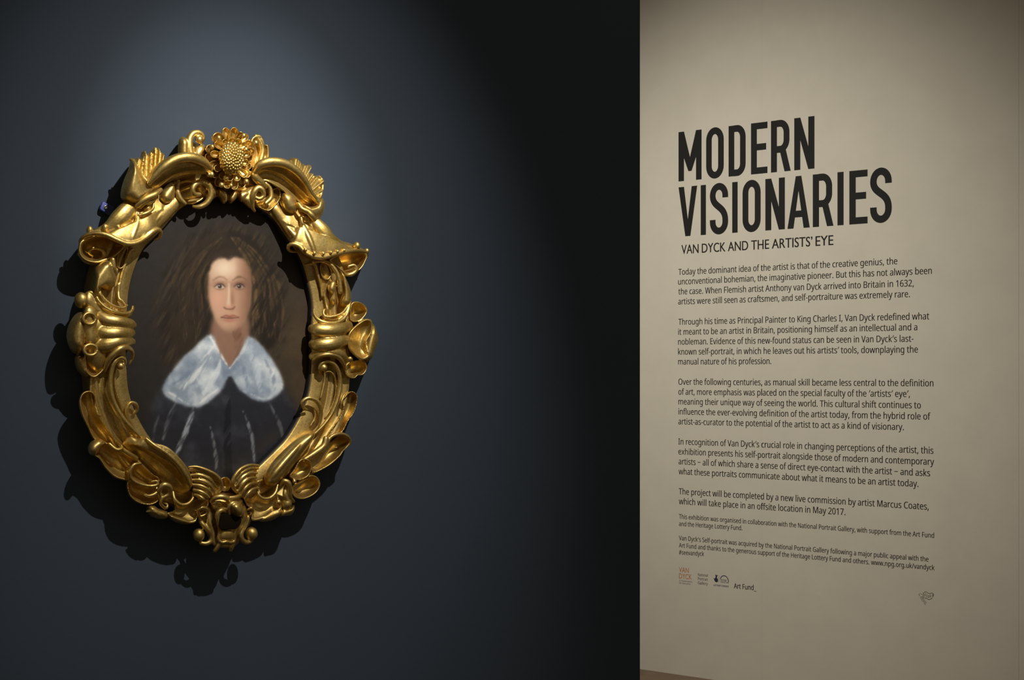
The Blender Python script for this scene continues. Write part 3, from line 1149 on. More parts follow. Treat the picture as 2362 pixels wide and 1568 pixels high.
# small turned-over leaflets and berries around
m2 = MB()
for x, y, r_ in [(430, 195, 22), (340, 255, 20), (30, 480, 22), (160, 510, 24), (345, 545, 22), (5, 480, 18), (320, 130, 20), (95, 150, 20), (35, 230, 18), (120, 575, 20), (205, 580, 18)]:
    m2 = MB()
    ball(m2, ZB, x, y, r_, .108, 1.15)
    m2.build('berry', MAT_GOLD, flower)
mb = MB()
lobe(mb, ZB, [(214, 185), (280, 215), (318, 280), (322, 360), (300, 430), (255, 475), (215, 482), (165, 470), (120, 420), (100, 340), (112, 260), (150, 208)], .108, .028, 'dome', back=.05, shear=1.0)
head_o = sub(mb, 'seed_head', flower)
seedm = MB()
ga = 2.399963
for k in range(84):
    rr = math.sqrt((k + .5) / 84)
    a = k * ga
    x, y = FC[0] - 4 + 104 * rr * math.cos(a), FC[1] + 4 + 142 * rr * math.sin(a)
    ball(seedm, ZB, x, y, 15.5, .109 + .028 * math.sqrt(max(0, 1 - rr * rr)), 1.1, 1.25)
sub(seedm, 'seeds', head_o)

# ---- leaves beside the sunflower ----------------------------------
mb = MB()
lobe(mb, ZB, [(395, 150), (430, 125), (470, 122), (505, 175), (512, 215), (535, 207), (549, 240), (548, 345), (500, 400), (440, 430), (370, 400), (360, 300), (380, 210)], .066, .012, 'dish')
sweep(mb, ZB, [(430, 130, 16), (470, 190, 22), (490, 270, 24), (470, 360, 26)], .064)
sweep(mb, ZB, [(530, 220, 12), (535, 290, 16), (510, 370, 18)], .062)
carve(mb, 'acanthus_leaf', root)
mb = MB()
lobe(mb, ZA, [(1070, 300), (1090, 210), (1160, 180), (1290, 230), (1330, 300), (1250, 370), (1120, 360)], .048, .014, 'dome')
lobe(mb, ZA, [(1065, 300), (1060, 235), (1075, 155), (1110, 138), (1150, 165), (1160, 240), (1150, 330), (1100, 340)], .055, .022, 'dome')
lobe(mb, ZA, [(1190, 330), (1195, 250), (1235, 205), (1290, 205), (1310, 240), (1305, 320), (1250, 360)], .055, .02, 'dome')
sweep(mb, ZA, [(1180, 340, 42), (1160, 250, 38), (1163, 160, 30), (1200, 108, 26), (1255, 105, 24), (1288, 145, 20), (1270, 185, 16)], .068)
ball(mb, ZA, 1250, 165, 32, .072)
carve(mb, 'acanthus_leaf', root)

# ---- scrolls and leaves above the opening -------------------------
mb = MB()   # left C-scroll
lobe(mb, ZA, [(1060, 560), (1050, 640), (1080, 710), (1130, 748), (1210, 745), (1290, 700), (1320, 620), (1250, 560), (1150, 530)], .062, .012, 'dish')
sweep(mb, ZA, [(1200, 770, 14, .066), (1250, 772, 20, .074), (1315, 740, 24, .08), (1355, 670, 26, .084), (1345, 590, 26, .086), (1290, 548, 25, .088), (1225, 560, 24, .09), (1192, 610, 22, .09), (1208, 655, 20, .088), (1255, 660, 18, .084)])
sweep(mb, ZA, [(1068, 545, 16), (1052, 610, 20), (1075, 690, 22), (1120, 740, 18)], .072)
carve(mb, 'scroll', root)
mb = MB()   # left tongue lobe
lobe(mb, ZA, [(935, 600), (905, 640), (897, 700), (930, 740), (985, 735), (1022, 690), (1032, 610), (1028, 560), (985, 560)], .068, .02, 'dome')
carve(mb, 'leaf_lobe', root)
mb = MB()
sweep(mb, ZA, [(1035, 550, 10), (1025, 640, 12), (1005, 720, 12), (940, 752, 12), (890, 735, 10), (885, 660, 8)], .066)
carve(mb, 'leaf_edge', root)
mb = MB()   # right C-scroll
lobe(mb, ZB, [(430, 750), (500, 800), (555, 808), (615, 750), (652, 685), (645, 605), (600, 600), (560, 640), (510, 700)], .066, .012, 'dish', lip=.004)
sweep(mb, ZB, [(418, 808, 14, .06), (398, 770, 20, .068), (395, 700, 25, .078), (415, 635, 27, .084), (455, 600, 25, .088), (492, 622, 22, .09), (500, 672, 20, .088), (465, 700, 18, .086), (438, 690, 16, .084)])
sweep(mb, ZB, [(520, 560, 16), (560, 610, 20), (565, 690, 22), (520, 740, 18)], .076)
carve(mb, 'scroll', root)
mb = MB()
lobe(mb, ZB, [(668, 655), (668, 720), (692, 795), (740, 833), (788, 828), (806, 790), (800, 735), (780, 680), (742, 648), (700, 640)], .07, .02, 'dome')
sweep(mb, ZB, [(655, 640, 10), (660, 720, 13), (690, 810, 13), (730, 870, 12), (778, 885, 10), (790, 840, 8)], .062)
carve(mb, 'leaf_lobe', root)
mb = MB()   # little leaves hanging under the flower
for pts in ([(0, 560), (50, 560), (75, 620), (60, 690), (10, 730), (-30, 690), (-20, 610)], [(90, 600), (140, 610), (175, 660), (170, 720), (135, 745), (95, 690), (80, 640)],
            [(185, 640), (230, 620), (270, 640), (250, 700), (200, 745), (180, 700)], [(270, 640), (330, 620), (380, 640), (340, 690), (300, 730), (275, 700)],
            [(330, 620), (400, 580), (470, 590), (440, 640), (410, 700), (395, 790), (330, 750), (295, 690)], [(-90, 560), (-40, 560), (0, 620), (-20, 680), (-70, 650), (-110, 600)]):
    lobe(mb, ZB, pts, .06, .018, 'dome', n=40)
carve(mb, 'leaf_fringe', root)

# ---- dolphins ------------------------------------------------------
def ribs(mb, zf, base, tip, nrib, w0, w1, amp, nu=10, th=.006, per=8):
    """ribbed fin between two curves"""
    nv = nrib * per + 1
    w0, w1 = float(DW(w0)), float(DW(w1))
    B_ = crom(zp(zf, base), nv)
    T_ = crom(zp(zf, tip), nv)
    front, backr = [], []
    for i in range(nu):
        t = i / (nu - 1)
        rf, rb = [], []
        for j in range(nv):
            ph = j / per * 2 * math.pi
            q = B_[j] * (1 - t) + T_[j] * t
            w = w0 + (w1 - w0) * t
            p = L(q[0], q[1], w)
            h = amp * (math.cos(ph) * .5 + .5) * (.35 + .65 * t) * (1 if i < nu - 1 else .6)
            rf.append((p[0], p[1], p[2] + h))
            rb.append((p[0], p[1], p[2] - th))
        front.append(rf)
        backr.append(rb)
    loop = front + backr[::-1]
    mb.grid(loop, closed_v=True)
    for side in (0, -1):
        mb.poly([r_[side] for r_ in front] + [r_[side] for r_ in backr[::-1]])


def serr(pts, nrib, depth):
    """serrate a tip curve: valleys pulled towards the base by depth"""
    return pts


LIP_L = [(182, 1125, 16, .05), (185, 1070, 17, .065), (240, 1025, 18, .08), (330, 1012, 19, .094), (420, 1030, 20, .104), (510, 1072, 20, .11), (600, 1105, 20, .112), (690, 1095, 20, .11), (770, 1045, 20, .104), (830, 995, 20, .1), (880, 975, 18, .094), (905, 1000, 17, .086), (890, 1050, 14, .078), (850, 1070, 10, .07)]
LIP_R = [(800, 1178, 10, .066), (740, 1170, 15, .07), (722, 1130, 17, .076), (765, 1108, 19, .086), (825, 1128, 20, .094), (875, 1180, 20, .1), (950, 1220, 21, .104), (1040, 1228, 22, .104), (1140, 1200, 22, .1), (1250, 1175, 22, .092), (1350, 1165, 20, .08), (1425, 1180, 16, .066), (1440, 1210, 12, .056)]

# left dolphin
dl = empty('dolphin', Matrix.Identity(4))
dl.parent = root
dl['label'] = 'carved open-mouthed dolphin on the left shoulder'
mb = MB()
# arching tail
sweep(mb, ZA, [(740, 640, 60, .075), (810, 570, 66, .085), (890, 490, 72, .094), (980, 420, 80, .1), (1085, 385, 88, .105), (1190, 378, 86, .106), (1280, 402, 72, .104), (1335, 440, 44, .098)], flat=.8)
sweep(mb, ZA, [(800, 556, 18, .118), (860, 480, 30, .126), (950, 395, 36, .136), (1060, 335, 38, .142), (1180, 325, 38, .144), (1280, 362, 34, .138), (1345, 415, 24, .126)])
# forehead
lobe(mb, ZA, [(640, 345), (612, 430), (565, 545), (542, 640), (548, 700), (600, 735), (665, 755), (720, 715), (790, 660), (840, 600), (800, 560), (730, 470), (690, 400)], .07, .045, 'dome', spine=[(640, 480), (630, 600), (680, 680)], back=.01)
sub(mb, 'body', dl)
mb = MB()
ribs(mb, ZA, [(655, 400), (700, 470), (745, 520), (790, 545), (830, 500), (880, 445), (930, 380)], [(632, 345), (690, 330), (722, 335), (745, 268), (775, 300), (805, 283), (830, 255), (858, 230), (890, 262), (912, 285), (932, 350)], 8, .085, .07, .012)
sweep(mb, ZA, [(635, 345, 14, .075), (665, 372, 14, .085), (690, 430, 14, .095), (735, 490, 15, .1), (790, 550, 16, .104), (830, 530, 12, .104), (870, 470, 8, .104)])
sub(mb, 'fin', dl)
mb = MB()
# snout and lips
lobe(mb, ZA, [(640, 735, .06), (400, 935, .066), (190, 1060, .066), (240, 1028, .078), (330, 1014, .09), (420, 1032, .1), (510, 1074, .106), (600, 1107, .108), (690, 1097, .106), (770, 1047, .1), (850, 987, .094), (930, 880, .06), (1080, 780, .05), (1000, 690, .05), (800, 690, .06)], .08, .014, 'dome', back=.02, n=90)
sweep(mb, ZA, LIP_L)
sweep(mb, ZA, [(700, 830, 16, .09), (685, 930, 26, .098), (650, 1030, 24, .106), (635, 1090, 14, .108)])
sweep(mb, ZA, [(900, 850, 16, .078), (810, 945, 26, .09), (740, 1030, 22, .102), (700, 1080, 12, .106)])
sweep(mb, ZA, [(520, 960, 20, .094), (560, 1030, 22, .102), (590, 1090, 14, .108)])
sweep(mb, ZA, [(690, 720, 50, .07), (610, 800, 72, .082), (530, 885, 76, .084), (440, 965, 56, .078), (340, 1005, 38, .07), (250, 1022, 22, .064)], flat=.75)
sweep(mb, ZA, [(740, 800, 46, .074), (695, 900, 58, .08), (655, 1000, 58, .084), (625, 1075, 30, .084)], flat=.75)
sweep(mb, ZA, [(1040, 720, 46, .06), (960, 800, 58, .064), (860, 890, 62, .072), (765, 985, 56, .078), (695, 1065, 34, .08)], flat=.7)
sub(mb, 'snout', dl)
mb = MB()
# lower jaw: a hollow shell with a coiled tip
lobe(mb, ZA, [(182, 1080), (160, 1150), (172, 1215), (230, 1265), (320, 1285), (390, 1265), (480, 1230), (560, 1160), (590, 1110), (500, 1070), (400, 1020), (280, 1030)], .070, .032, 'dish', lip=.003, back=.01)
sweep(mb, ZA, [(172, 1200, 18, .054), (230, 1262, 20, .058), (320, 1275, 20, .062), (385, 1235, 18, .062), (390, 1180, 16, .06), (340, 1150, 14, .058), (280, 1150, 13, .056), (258, 1190, 12, .055), (290, 1215, 10, .054)])
sub(mb, 'jaw', dl)
mb = MB()
sweep(mb, ZA, [(690, 760, 22, .098), (725, 725, 26, .104), (780, 690, 28, .108), (850, 660, 26, .108), (905, 615, 16, .1)])
sweep(mb, ZA, [(720, 780, 12, .098), (760, 740, 15, .104), (820, 725, 16, .1), (860, 690, 14, .096)])
sweep(mb, ZA, [(705, 850, 14, .096), (770, 830, 16, .1), (830, 790, 14, .094), (840, 740, 10, .09)])
sub(mb, 'brow', dl)
mb = MB()
ball(mb, ZA, 778, 785, 34, .086, 1.0)
sub(mb, 'eye', dl)
mb = MB()
for x, y, r_, w_ in ((262, 985, 24, .078), (400, 962, 22, .086)):
    mb = MB()
    ball(mb, ZA, x, y, r_, w_, 1.5)
    mb.build('barnacle', MAT_GOLD, dl)

# right dolphin
dr = empty('dolphin', Matrix.Identity(4))
dr.parent = root
dr['label'] = 'carved open-mouthed dolphin on the right shoulder'
mb = MB()
sweep(mb, ZB, [(450, 480, 50, .076), (540, 462, 78, .08), (650, 500, 94, .08), (760, 575, 92, .076), (870, 675, 72, .07), (960, 745, 40, .066)], prof=hollow(-1), flat=.6)
lobe(mb, ZB, [(430, 450, .09), (520, 370, .095), (640, 365, .095), (740, 400, .095), (830, 470, .09), (900, 570, .088), (960, 680, .08), (1000, 740, .07), (950, 785, .052), (860, 760, .05), (760, 680, .05), (650, 605, .05), (560, 565, .05), (480, 530, .06)], .08, .004, 'dome', spine=[(520, 450), (640, 480), (760, 560), (900, 690)], back=.01, n=90)
sweep(mb, ZB, [(428, 450, 24, .09), (465, 395, 34, .1), (540, 368, 40, .108), (630, 368, 40, .112), (720, 395, 38, .112), (810, 460, 34, .11), (880, 545, 28, .106), (930, 640, 22, .1), (975, 700, 20, .094)])
sweep(mb, ZB, [(420, 445, 26, .084), (425, 500, 32, .084), (470, 550, 34, .08), (510, 590, 26, .076)])
lobe(mb, ZB, [(1000, 690), (1040, 700), (1050, 770), (1030, 840), (985, 890), (940, 900), (880, 850), (830, 780), (830, 740), (900, 770), (960, 760)], .07, .03, 'dome', back=.01)
sub(mb, 'body', dr)
mb = MB()
ribs(mb, ZB, [(740, 400), (800, 430), (860, 490), (900, 560), (935, 640), (990, 695)], [(712, 348), (735, 352), (755, 328), (790, 340), (815, 332), (818, 388), (850, 378), (862, 400), (920, 393), (905, 455), (945, 478), (935, 500), (995, 495), (1036, 540), (1030, 620), (1012, 690)], 9, .09, .07, .012)
sweep(mb, ZB, [(960, 500, 8, .075), (1005, 500, 12, .074), (1035, 545, 13, .076), (1030, 630, 13, .082), (1005, 695, 13, .09), (960, 680, 10, .094)])
sub(mb, 'fin', dr)
mb = MB()
lobe(mb, ZB, [(990, 900, .06), (1060, 975, .064), (1130, 1060, .064), (1280, 1100, .058), (1440, 1172, .06), (1350, 1170, .076), (1250, 1180, .088), (1140, 1204, .098), (1040, 1232, .1), (950, 1222, .1), (875, 1182, .096), (825, 1132, .09), (765, 1110, .082), (715, 1060, .056), (650, 940, .05), (600, 850, .05), (640, 760, .05), (850, 800, .06)], .08, .014, 'dome', back=.02, n=90)
sweep(mb, ZB, LIP_R)
sweep(mb, ZB, [(850, 930, 18, .084), (900, 1040, 28, .096), (945, 1150, 24, .102), (960, 1205, 12, .102)])
sweep(mb, ZB, [(720, 960, 16, .07), (790, 1040, 24, .082), (845, 1120, 18, .094)])
sweep(mb, ZB, [(1060, 1060, 20, .086), (1060, 1130, 26, .096), (1050, 1205, 16, .1)])
sweep(mb, ZB, [(960, 900, 50, .072), (1030, 985, 68, .08), (1095, 1065, 62, .082), (1190, 1120, 46, .076), (1300, 1150, 30, .068), (1415, 1176, 14, .06)], flat=.75)
sweep(mb, ZB, [(860, 890, 52, .07), (885, 1000, 66, .078), (915, 1100, 62, .084), (955, 1190, 34, .086)], flat=.75)
sweep(mb, ZB, [(610, 790, 44, .056), (690, 890, 56, .06), (760, 990, 58, .066), (825, 1085, 50, .074), (870, 1155, 30, .08)], flat=.7)
sub(mb, 'snout', dr)
mb = MB()
lobe(mb, ZB, [(1435, 1195), (1420, 1270), (1380, 1335), (1320, 1380), (1262, 1403), (1225, 1370), (1160, 1310), (1090, 1250), (1180, 1205), (1300, 1180)], .066, .036, 'dish', lip=.003, back=.01)
sweep(mb, ZB, [(1240, 1385, 16, .062), (1300, 1380, 20, .066), (1340, 1340, 18, .07), (1320, 1300, 15, .07), (1270, 1310, 13, .068)])
sub(mb, 'jaw', dr)
mb = MB()
sweep(mb, ZB, [(815, 745, 18, .09), (850, 790, 22, .098), (900, 815, 24, .102), (935, 850, 26, .104), (960, 885, 22, .1)])
sweep(mb, ZB, [(840, 860, 14, .086), (850, 920, 15, .088), (880, 965, 14, .084), (910, 960, 12, .082)])
sweep(mb, ZB, [(960, 690, 26, .09), (1020, 760, 26, .088), (1010, 830, 24, .086)])
sub(mb, 'brow', dr)
mb = MB()
ball(mb, ZB, 885, 885, 28, .084)
sub(mb, 'eye', dr)
mb = MB()
for x, y, r_, w_ in ((1345, 1125, 30, .08), (1435, 1172, 22, .062), (880, 1160, 15, .108), (960, 1190, 15, .112), (1040, 1195, 15, .112), (1110, 1185, 14, .11), (1170, 1175, 13, .106), (1230, 1165, 12, .102)):
    mb = MB()
    ball(mb, ZB, x, y, r_, w_, 1.2)
    mb.build('barnacle', MAT_GOLD, dr)

# ---- side leaves under the dolphins' mouths ------------------------
mb = MB()
lobe(mb, ZA, [(310, 1330), (295, 1420), (285, 1510), (300, 1600), (330, 1600), (345, 1500), (420, 1525), (480, 1490), (497, 1410), (470, 1340), (440, 1260), (370, 1270)], .07, .03, 'dome', spine=[(400, 1330), (410, 1420), (330, 1420), (310, 1500)])
sweep(mb, ZA, [(320, 1420, 20, .074), (345, 1500, 16, .08), (360, 1570, 14, .084), (390, 1630, 12, .084)])
sweep(mb, ZA, [(470, 1250, 20, .09), (478, 1330, 22, .088), (500, 1375, 18, .082)])
lobe(mb, ZA, [(515, 1200), (505, 1290), (530, 1335), (570, 1310), (590, 1230), (610, 1150), (570, 1130)], .064, .012, 'dish', n=40)
carve(mb, 'side_leaf', root)
mb = MB()
sweep(mb, ZA, [(668, 1165, 14, .064), (640, 1160, 15, .066), (610, 1215, 14, .065), (575, 1310, 13, .064), (545, 1420, 12, .063), (525, 1540, 12, .063), (522, 1580, 12, .063)])
sweep(mb, ZC, [(522, 60, 12, .063), (520, 130, 13, .064), (525, 190, 16, .068), (555, 215, 15, .07), (585, 255, 13, .072)])
carve(mb, 'strap', root)
mb = MB()
lobe(mb, ZB, [(1020, 1275), (1010, 1340), (1035, 1415), (1085, 1432), (1117, 1375), (1100, 1310), (1055, 1270)], .064, .014, 'dish', n=44)
lobe(mb, ZB, [(1085, 1480), (1110, 1440), (1150, 1440), (1155, 1520), (1120, 1560), (1085, 1530)], .066, .014, 'dome', n=40)
sweep(mb, ZB, [(950, 1270, 14, .07), (1040, 1262, 15, .076), (1110, 1295, 16, .08), (1160, 1360, 18, .082), (1185, 1440, 20, .082), (1195, 1540, 22, .08)])
lobe(mb, ZB, [(1185, 1340), (1240, 1420), (1280, 1510), (1292, 1590), (1270, 1660), (1225, 1680), (1190, 1640), (1215, 1540), (1200, 1440)], .066, .022, 'dome')
lobe(mb, ZD, [(935, 60), (970, 30), (990, 60), (1000, 150), (995, 235), (970, 245), (945, 200), (960, 150), (930, 120)], .064, .012, 'dome', n=44)
carve(mb, 'side_leaf', root)
mb = MB()
sweep(mb, ZB, [(880, 1300, 12, .063), (960, 1290, 14, .064), (990, 1380, 13, .064), (1020, 1500, 12, .063), (1030, 1580, 12, .063)])
sweep(mb, ZD, [(860, 20, 11, .062), (885, 120, 11, .062), (905, 220, 11, .063), (920, 285, 13, .066)])
carve(mb, 'strap', root)

# ---- ringed collars at mid height ----------------------------------
ca = empty('collar', Matrix.Identity(4))
ca.parent = root
mb = MB()
sweep(mb, ZC, [(340, 340, 46, .08), (420, 385, 50, .094), (520, 400, 50, .098), (620, 420, 44, .086), (655, 430, 30, .068)], flat=.9)
sweep(mb, ZC, [(330, 480, 60, .08), (420, 505, 56, .094), (520, 505, 54, .098), (610, 500, 46, .086), (645, 500, 30, .066)], flat=.9)
sweep(mb, ZC, [(330, 620, 60, .082), (420, 610, 60, .094), (520, 580, 46, .1), (600, 575, 40, .088), (648, 580, 28, .066)], flat=.9)
lobe(mb, ZC, [(205, 330), (330, 320), (480, 350), (650, 380), (655, 480), (625, 540), (650, 600), (560, 640), (460, 720), (390, 820), (330, 860), (230, 760), (200, 600), (215, 450)], .07, .024, 'dome', spine=[(300, 450), (320, 620), (450, 520)])
sub(mb, 'rings', ca)
mb = MB()
lobe(mb, ZC, [(240, 130), (300, 150), (340, 215), (400, 275), (480, 315), (590, 330), (650, 300), (655, 260), (640, 340), (560, 380), (420, 370), (300, 330), (230, 280), (205, 200)], .076, .012, 'dome', spine=[(260, 210), (340, 300), (480, 345), (600, 345)])
sweep(mb, ZC, [(215, 160, 12, .074), (265, 132, 14, .08), (315, 165, 14, .086), (345, 215, 14, .09), (405, 272, 14, .094), (490, 312, 14, .096), (580, 328, 14, .09), (645, 300, 13, .076), (655, 262, 10, .066)])
sweep(mb, ZC, [(345, 40, 10, .07), (350, 120, 12, .074), (400, 200, 13, .078), (480, 258, 13, .08), (560, 275, 12, .076), (600, 250, 10, .07)])
sub(mb, 'upper_lip', ca)
mb = MB()
sweep(mb, ZC, [(395, 850, 14, .08), (420, 770, 22, .09), (470, 695, 26, .1), (540, 640, 26, .104), (600, 632, 22, .096), (645, 665, 16, .08), (650, 720, 12, .066), (620, 780, 9, .06)])
sub(mb, 'lower_lip', ca)
mb = MB()
lobe(mb, ZC, [(135, 330), (80, 410), (52, 500), (62, 590), (100, 670), (160, 690), (205, 650), (215, 540), (215, 430), (205, 340), (180, 310)], .055, .045, 'dome')
ball(mb, ZC, 185, 205, 52, .07, 1.2)
lobe(mb, ZC, [(128, 720), (150, 700), (205, 710), (215, 800), (240, 890), (200, 890), (150, 840), (128, 780)], .05, .03, 'dome', n=44)
lobe(mb, ZC, [(215, 690), (220, 780), (230, 860), (290, 905), (345, 880), (395, 810), (330, 700), (260, 680)], .08, .016, 'dish', lip=.003)
lobe(mb, ZC, [(205, 330), (240, 260), (300, 275), (340, 340), (320, 470), (345, 540), (300, 620), (240, 620), (215, 500)], .09, .012, 'dome')
sub(mb, 'shell_lobes', ca)
mb = MB()
for cx_, cy_, rx_, ry_ in ((258, 372, 55, 50), (268, 655, 58, 48)):
    mb = MB()
    sweep(mb, ZC, [(cx_ + rx_ * math.cos(a), cy_ + ry_ * math.sin(a), 13, .106) for a in [2 * math.pi * k / 14 for k in range(15)]], caps=(False, False))
    mb.build('socket_rim', MAT_GOLD, ca)
for cx_, cy_ in ((258, 372), (268, 655)):
    m2 = MB()
    lobe(m2, ZC, [(cx_ + 46 * math.cos(a), cy_ + 42 * math.sin(a)) for a in [2 * math.pi * k / 10 for k in range(10)]], .104, .03, 'dish', back=.03, n=40)
    m2.build('socket', MAT_GOLD, ca)

cb = empty('collar', Matrix.Identity(4))
cb.parent = root
mb = MB()
sweep(mb, ZD, [(790, 465, 44, .066), (830, 470, 56, .084), (940, 478, 60, .096), (1040, 465, 58, .09), (1110, 440, 46, .074)], flat=.9)
sweep(mb, ZD, [(795, 600, 44, .066), (840, 608, 56, .084), (940, 600, 60, .096), (1030, 575, 58, .09), (1100, 560, 46, .074)], flat=.9)
sweep(mb, ZD, [(790, 715, 36, .066), (850, 690, 40, .08), (940, 672, 42, .092), (1030, 690, 42, .09), (1085, 740, 34, .076)], flat=.9)
lobe(mb, ZD, [(785, 430), (900, 415), (1060, 390), (1110, 330), (1120, 500), (1095, 640), (1110, 760), (1085, 860), (1030, 720), (930, 690), (840, 710), (785, 770), (778, 600)], .066, .02, 'dome')
sub(mb, 'rings', cb)
mb = MB()
sweep(mb, ZD, [(797, 295, 10, .062), (805, 340, 14, .072), (845, 385, 18, .084), (910, 410, 20, .092), (990, 412, 20, .094), (1065, 375, 18, .09), (1105, 310, 16, .084), (1130, 220, 12, .076)])
sweep(mb, ZD, [(930, 330, 8, .07), (900, 290, 12, .074), (885, 320, 12, .078), (905, 350, 12, .082), (970, 352, 12, .086), (1050, 325, 13, .086), (1095, 270, 12, .08), (1125, 210, 10, .076)])
lobe(mb, ZD, [(890, 330), (970, 350), (1060, 320), (1110, 250), (1110, 320), (1060, 380), (990, 410), (900, 400), (870, 350)], .074, .01, 'dome', spine=[(900, 365), (990, 380), (1080, 320)])
sub(mb, 'upper_lip', cb)
mb = MB()
sweep(mb, ZD, [(785, 780, 10, .06), (800, 740, 16, .072), (850, 710, 20, .086), (930, 695, 22, .096), (1010, 712, 22, .096), (1060, 770, 18, .088), (1085, 850, 12, .07)])
sub(mb, 'lower_lip', cb)
mb = MB()
lobe(mb, ZD, [(1122, 330), (1135, 235), (1190, 215), (1255, 245), (1283, 300), (1250, 362), (1190, 403), (1130, 392)], .07, .024, 'dish', lip=.004)
lobe(mb, ZD, [(1330, 420), (1365, 500), (1375, 580), (1345, 660), (1310, 740), (1260, 760), (1240, 640), (1270, 520)], .062, .028, 'dome')
lobe(mb, ZD, [(1105, 560), (1115, 500), (1180, 430), (1270, 372), (1328, 395), (1322, 490), (1272, 585), (1285, 680), (1300, 720), (1240, 748), (1160, 700), (1110, 630)], .088, .014, 'dish', lip=.003)
lobe(mb, ZD, [(1078, 860), (1085, 790), (1130, 758), (1210, 743), (1268, 770), (1278, 830), (1240, 882), (1190, 888), (1165, 915), (1105, 900)], .072, .022, 'dish', lip=.004)
ball(mb, ZD, 1120, 440, 26, .074)
ball(mb, ZD, 1125, 735, 28, .074)
sub(mb, 'shell_lobes', cb)

# ---- straps and long leaves on the lower half ----------------------
mb = MB()
sweep(mb, ZC, [(540, 805, 20, .076), (575, 790, 14, .08), (578, 745, 16, .084), (535, 722, 18, .086), (485, 760, 20, .086), (458, 840, 20, .082), (447, 950, 20, .08), (465, 1080, 20, .08), (515, 1200, 20, .08), (590, 1310, 20, .08), (680, 1400, 18, .078), (755, 1460, 16, .076)], n=90)
sweep(mb, ZC, [(500, 830, 10, .064), (492, 940, 11, .063), (515, 1080, 12, .063), (560, 1200, 12, .062), (590, 1290, 10, .06)])
ball(mb, ZC, 538, 800, 30, .08)
carve(mb, 'hooked_strap', root)
mb = MB()
sweep(mb, ZC, [(660, 1232, 12, .062), (690, 1195, 14, .066), (680, 1145, 15, .07), (630, 1132, 16, .072), (598, 1180, 16, .072), (608, 1260, 15, .07), (660, 1350, 14, .068), (730, 1430, 13, .068), (770, 1470, 10, .066)], n=60)
carve(mb, 'curled_strap', root)
mb = MB()
sweep(mb, ZC, [(330, 900, 62, .058), (330, 1040, 66, .06), (380, 1190, 72, .06), (470, 1330, 80, .058), (580, 1450, 84, .054), (680, 1540, 84, .05)], prof=COVE, flat=.8, n=60, caps=(False, False))
carve(mb, 'cove_band', root)
mb = MB()
lobe(mb, ZC, [(165, 1120), (195, 1045), (255, 1022), (303, 1052), (322, 1120), (312, 1190), (345, 1255), (420, 1355), (500, 1480), (550, 1550), (500, 1565), (420, 1500), (300, 1462), (240, 1350), (185, 1230)], .068, .022, 'dish', spine=[(245, 1100), (265, 1230), (350, 1390), (480, 1520)], lip=.004, n=80)
sweep(mb, ZC, [(318, 1180, 9, .074), (335, 1240, 11, .076), (360, 1245, 9, .074)])
carve(mb, 'curled_leaf', root)
mb = MB()
lobe(mb, ZE, [(560, 250, .056), (600, 310, .05), (690, 390, .05), (790, 470, .052), (880, 570, .054), (960, 640, .058), (1050, 688, .062), (1120, 695, .07), (1170, 665, .086), (1192, 590, .1), (1160, 490, .108), (1090, 390, .11), (1000, 300, .108), (930, 260, .104), (850, 240, .1), (760, 190, .09), (690, 200, .076), (620, 180, .066)], .08, .008, 'dome', spine=[(680, 260), (820, 340), (960, 440), (1100, 600)], n=90)
sweep(mb, ZE, [(770, 200, 12, .096), (850, 265, 16, .108), (950, 330, 20, .114), (1050, 420, 22, .116), (1120, 520, 22, .114), (1160, 610, 18, .106)])
carve(mb, 'long_leaf', root)
mb = MB()
lobe(mb, ZE, [(245, 290), (290, 220), (360, 205), (405, 235), (450, 255), (520, 305), (560, 310), (650, 350), (730, 420), (660, 440), (615, 500), (632, 578), (570, 582), (480, 550), (400, 470), (345, 385), (280, 345)], .072, .024, 'dish', lip=.004, n=80)
lobe(mb, ZE, [(245, 300), (265, 240), (320, 205), (375, 210), (395, 245), (350, 290), (310, 350), (265, 345)], .074, .022, 'dome', n=44)
sweep(mb, ZE, [(440, 250, 14, .08), (500, 300, 17, .086), (545, 295, 15, .086), (550, 265, 10, .082)])
sweep(mb, ZE, [(540, 290, 18, .08), (600, 330, 22, .078), (680, 380, 22, .074)])
carve(mb, 'curled_leaf', root)
mb = MB()
lobe(mb, ZE, [(622, 520), (645, 455), (720, 422), (765, 455), (830, 520), (890, 560), (885, 610), (840, 655), (750, 625), (670, 600), (625, 560)], .086, .026, 'dish', lip=.004)
sweep(mb, ZE, [(720, 425, 12, .09), (660, 440, 14, .092), (625, 500, 15, .09), (640, 565, 14, .088), (710, 610, 14, .088), (800, 630, 13, .09), (870, 620, 12, .094), (870, 585, 10, .094), (820, 590, 9, .09)])
lobe(mb, ZE, [(595, 600), (635, 580), (700, 615), (790, 645), (880, 650), (895, 740), (850, 790), (760, 802), (670, 768), (612, 700)], .076, .024, 'dish', lip=.004)
sweep(mb, ZE, [(880, 650, 12, .08), (860, 695, 15, .086), (800, 720, 14, .084), (760, 705, 10, .078)])
carve(mb, 'shell_lobe', root)
mb = MB()
sweep(mb, ZE, [(900, 745, 14, .082), (890, 670, 20, .09), (930, 620, 24, .096), (985, 640, 24, .096), (980, 700, 20, .09), (920, 740, 16, .086), (905, 790, 14, .084), (950, 830, 13, .08), (965, 800, 11, .078), (930, 780, 9, .076)], n=60)
lobe(mb, ZE, [(775, 810), (830, 800), (880, 830), (960, 860), (960, 920), (880, 925), (800, 890)], .062, .024, 'dome', n=48)
sweep(mb, ZE, [(780, 860, 10, .074), (840, 860, 12, .084), (890, 890, 12, .084)])
carve(mb, 'loop_scroll', root)
mb = MB()
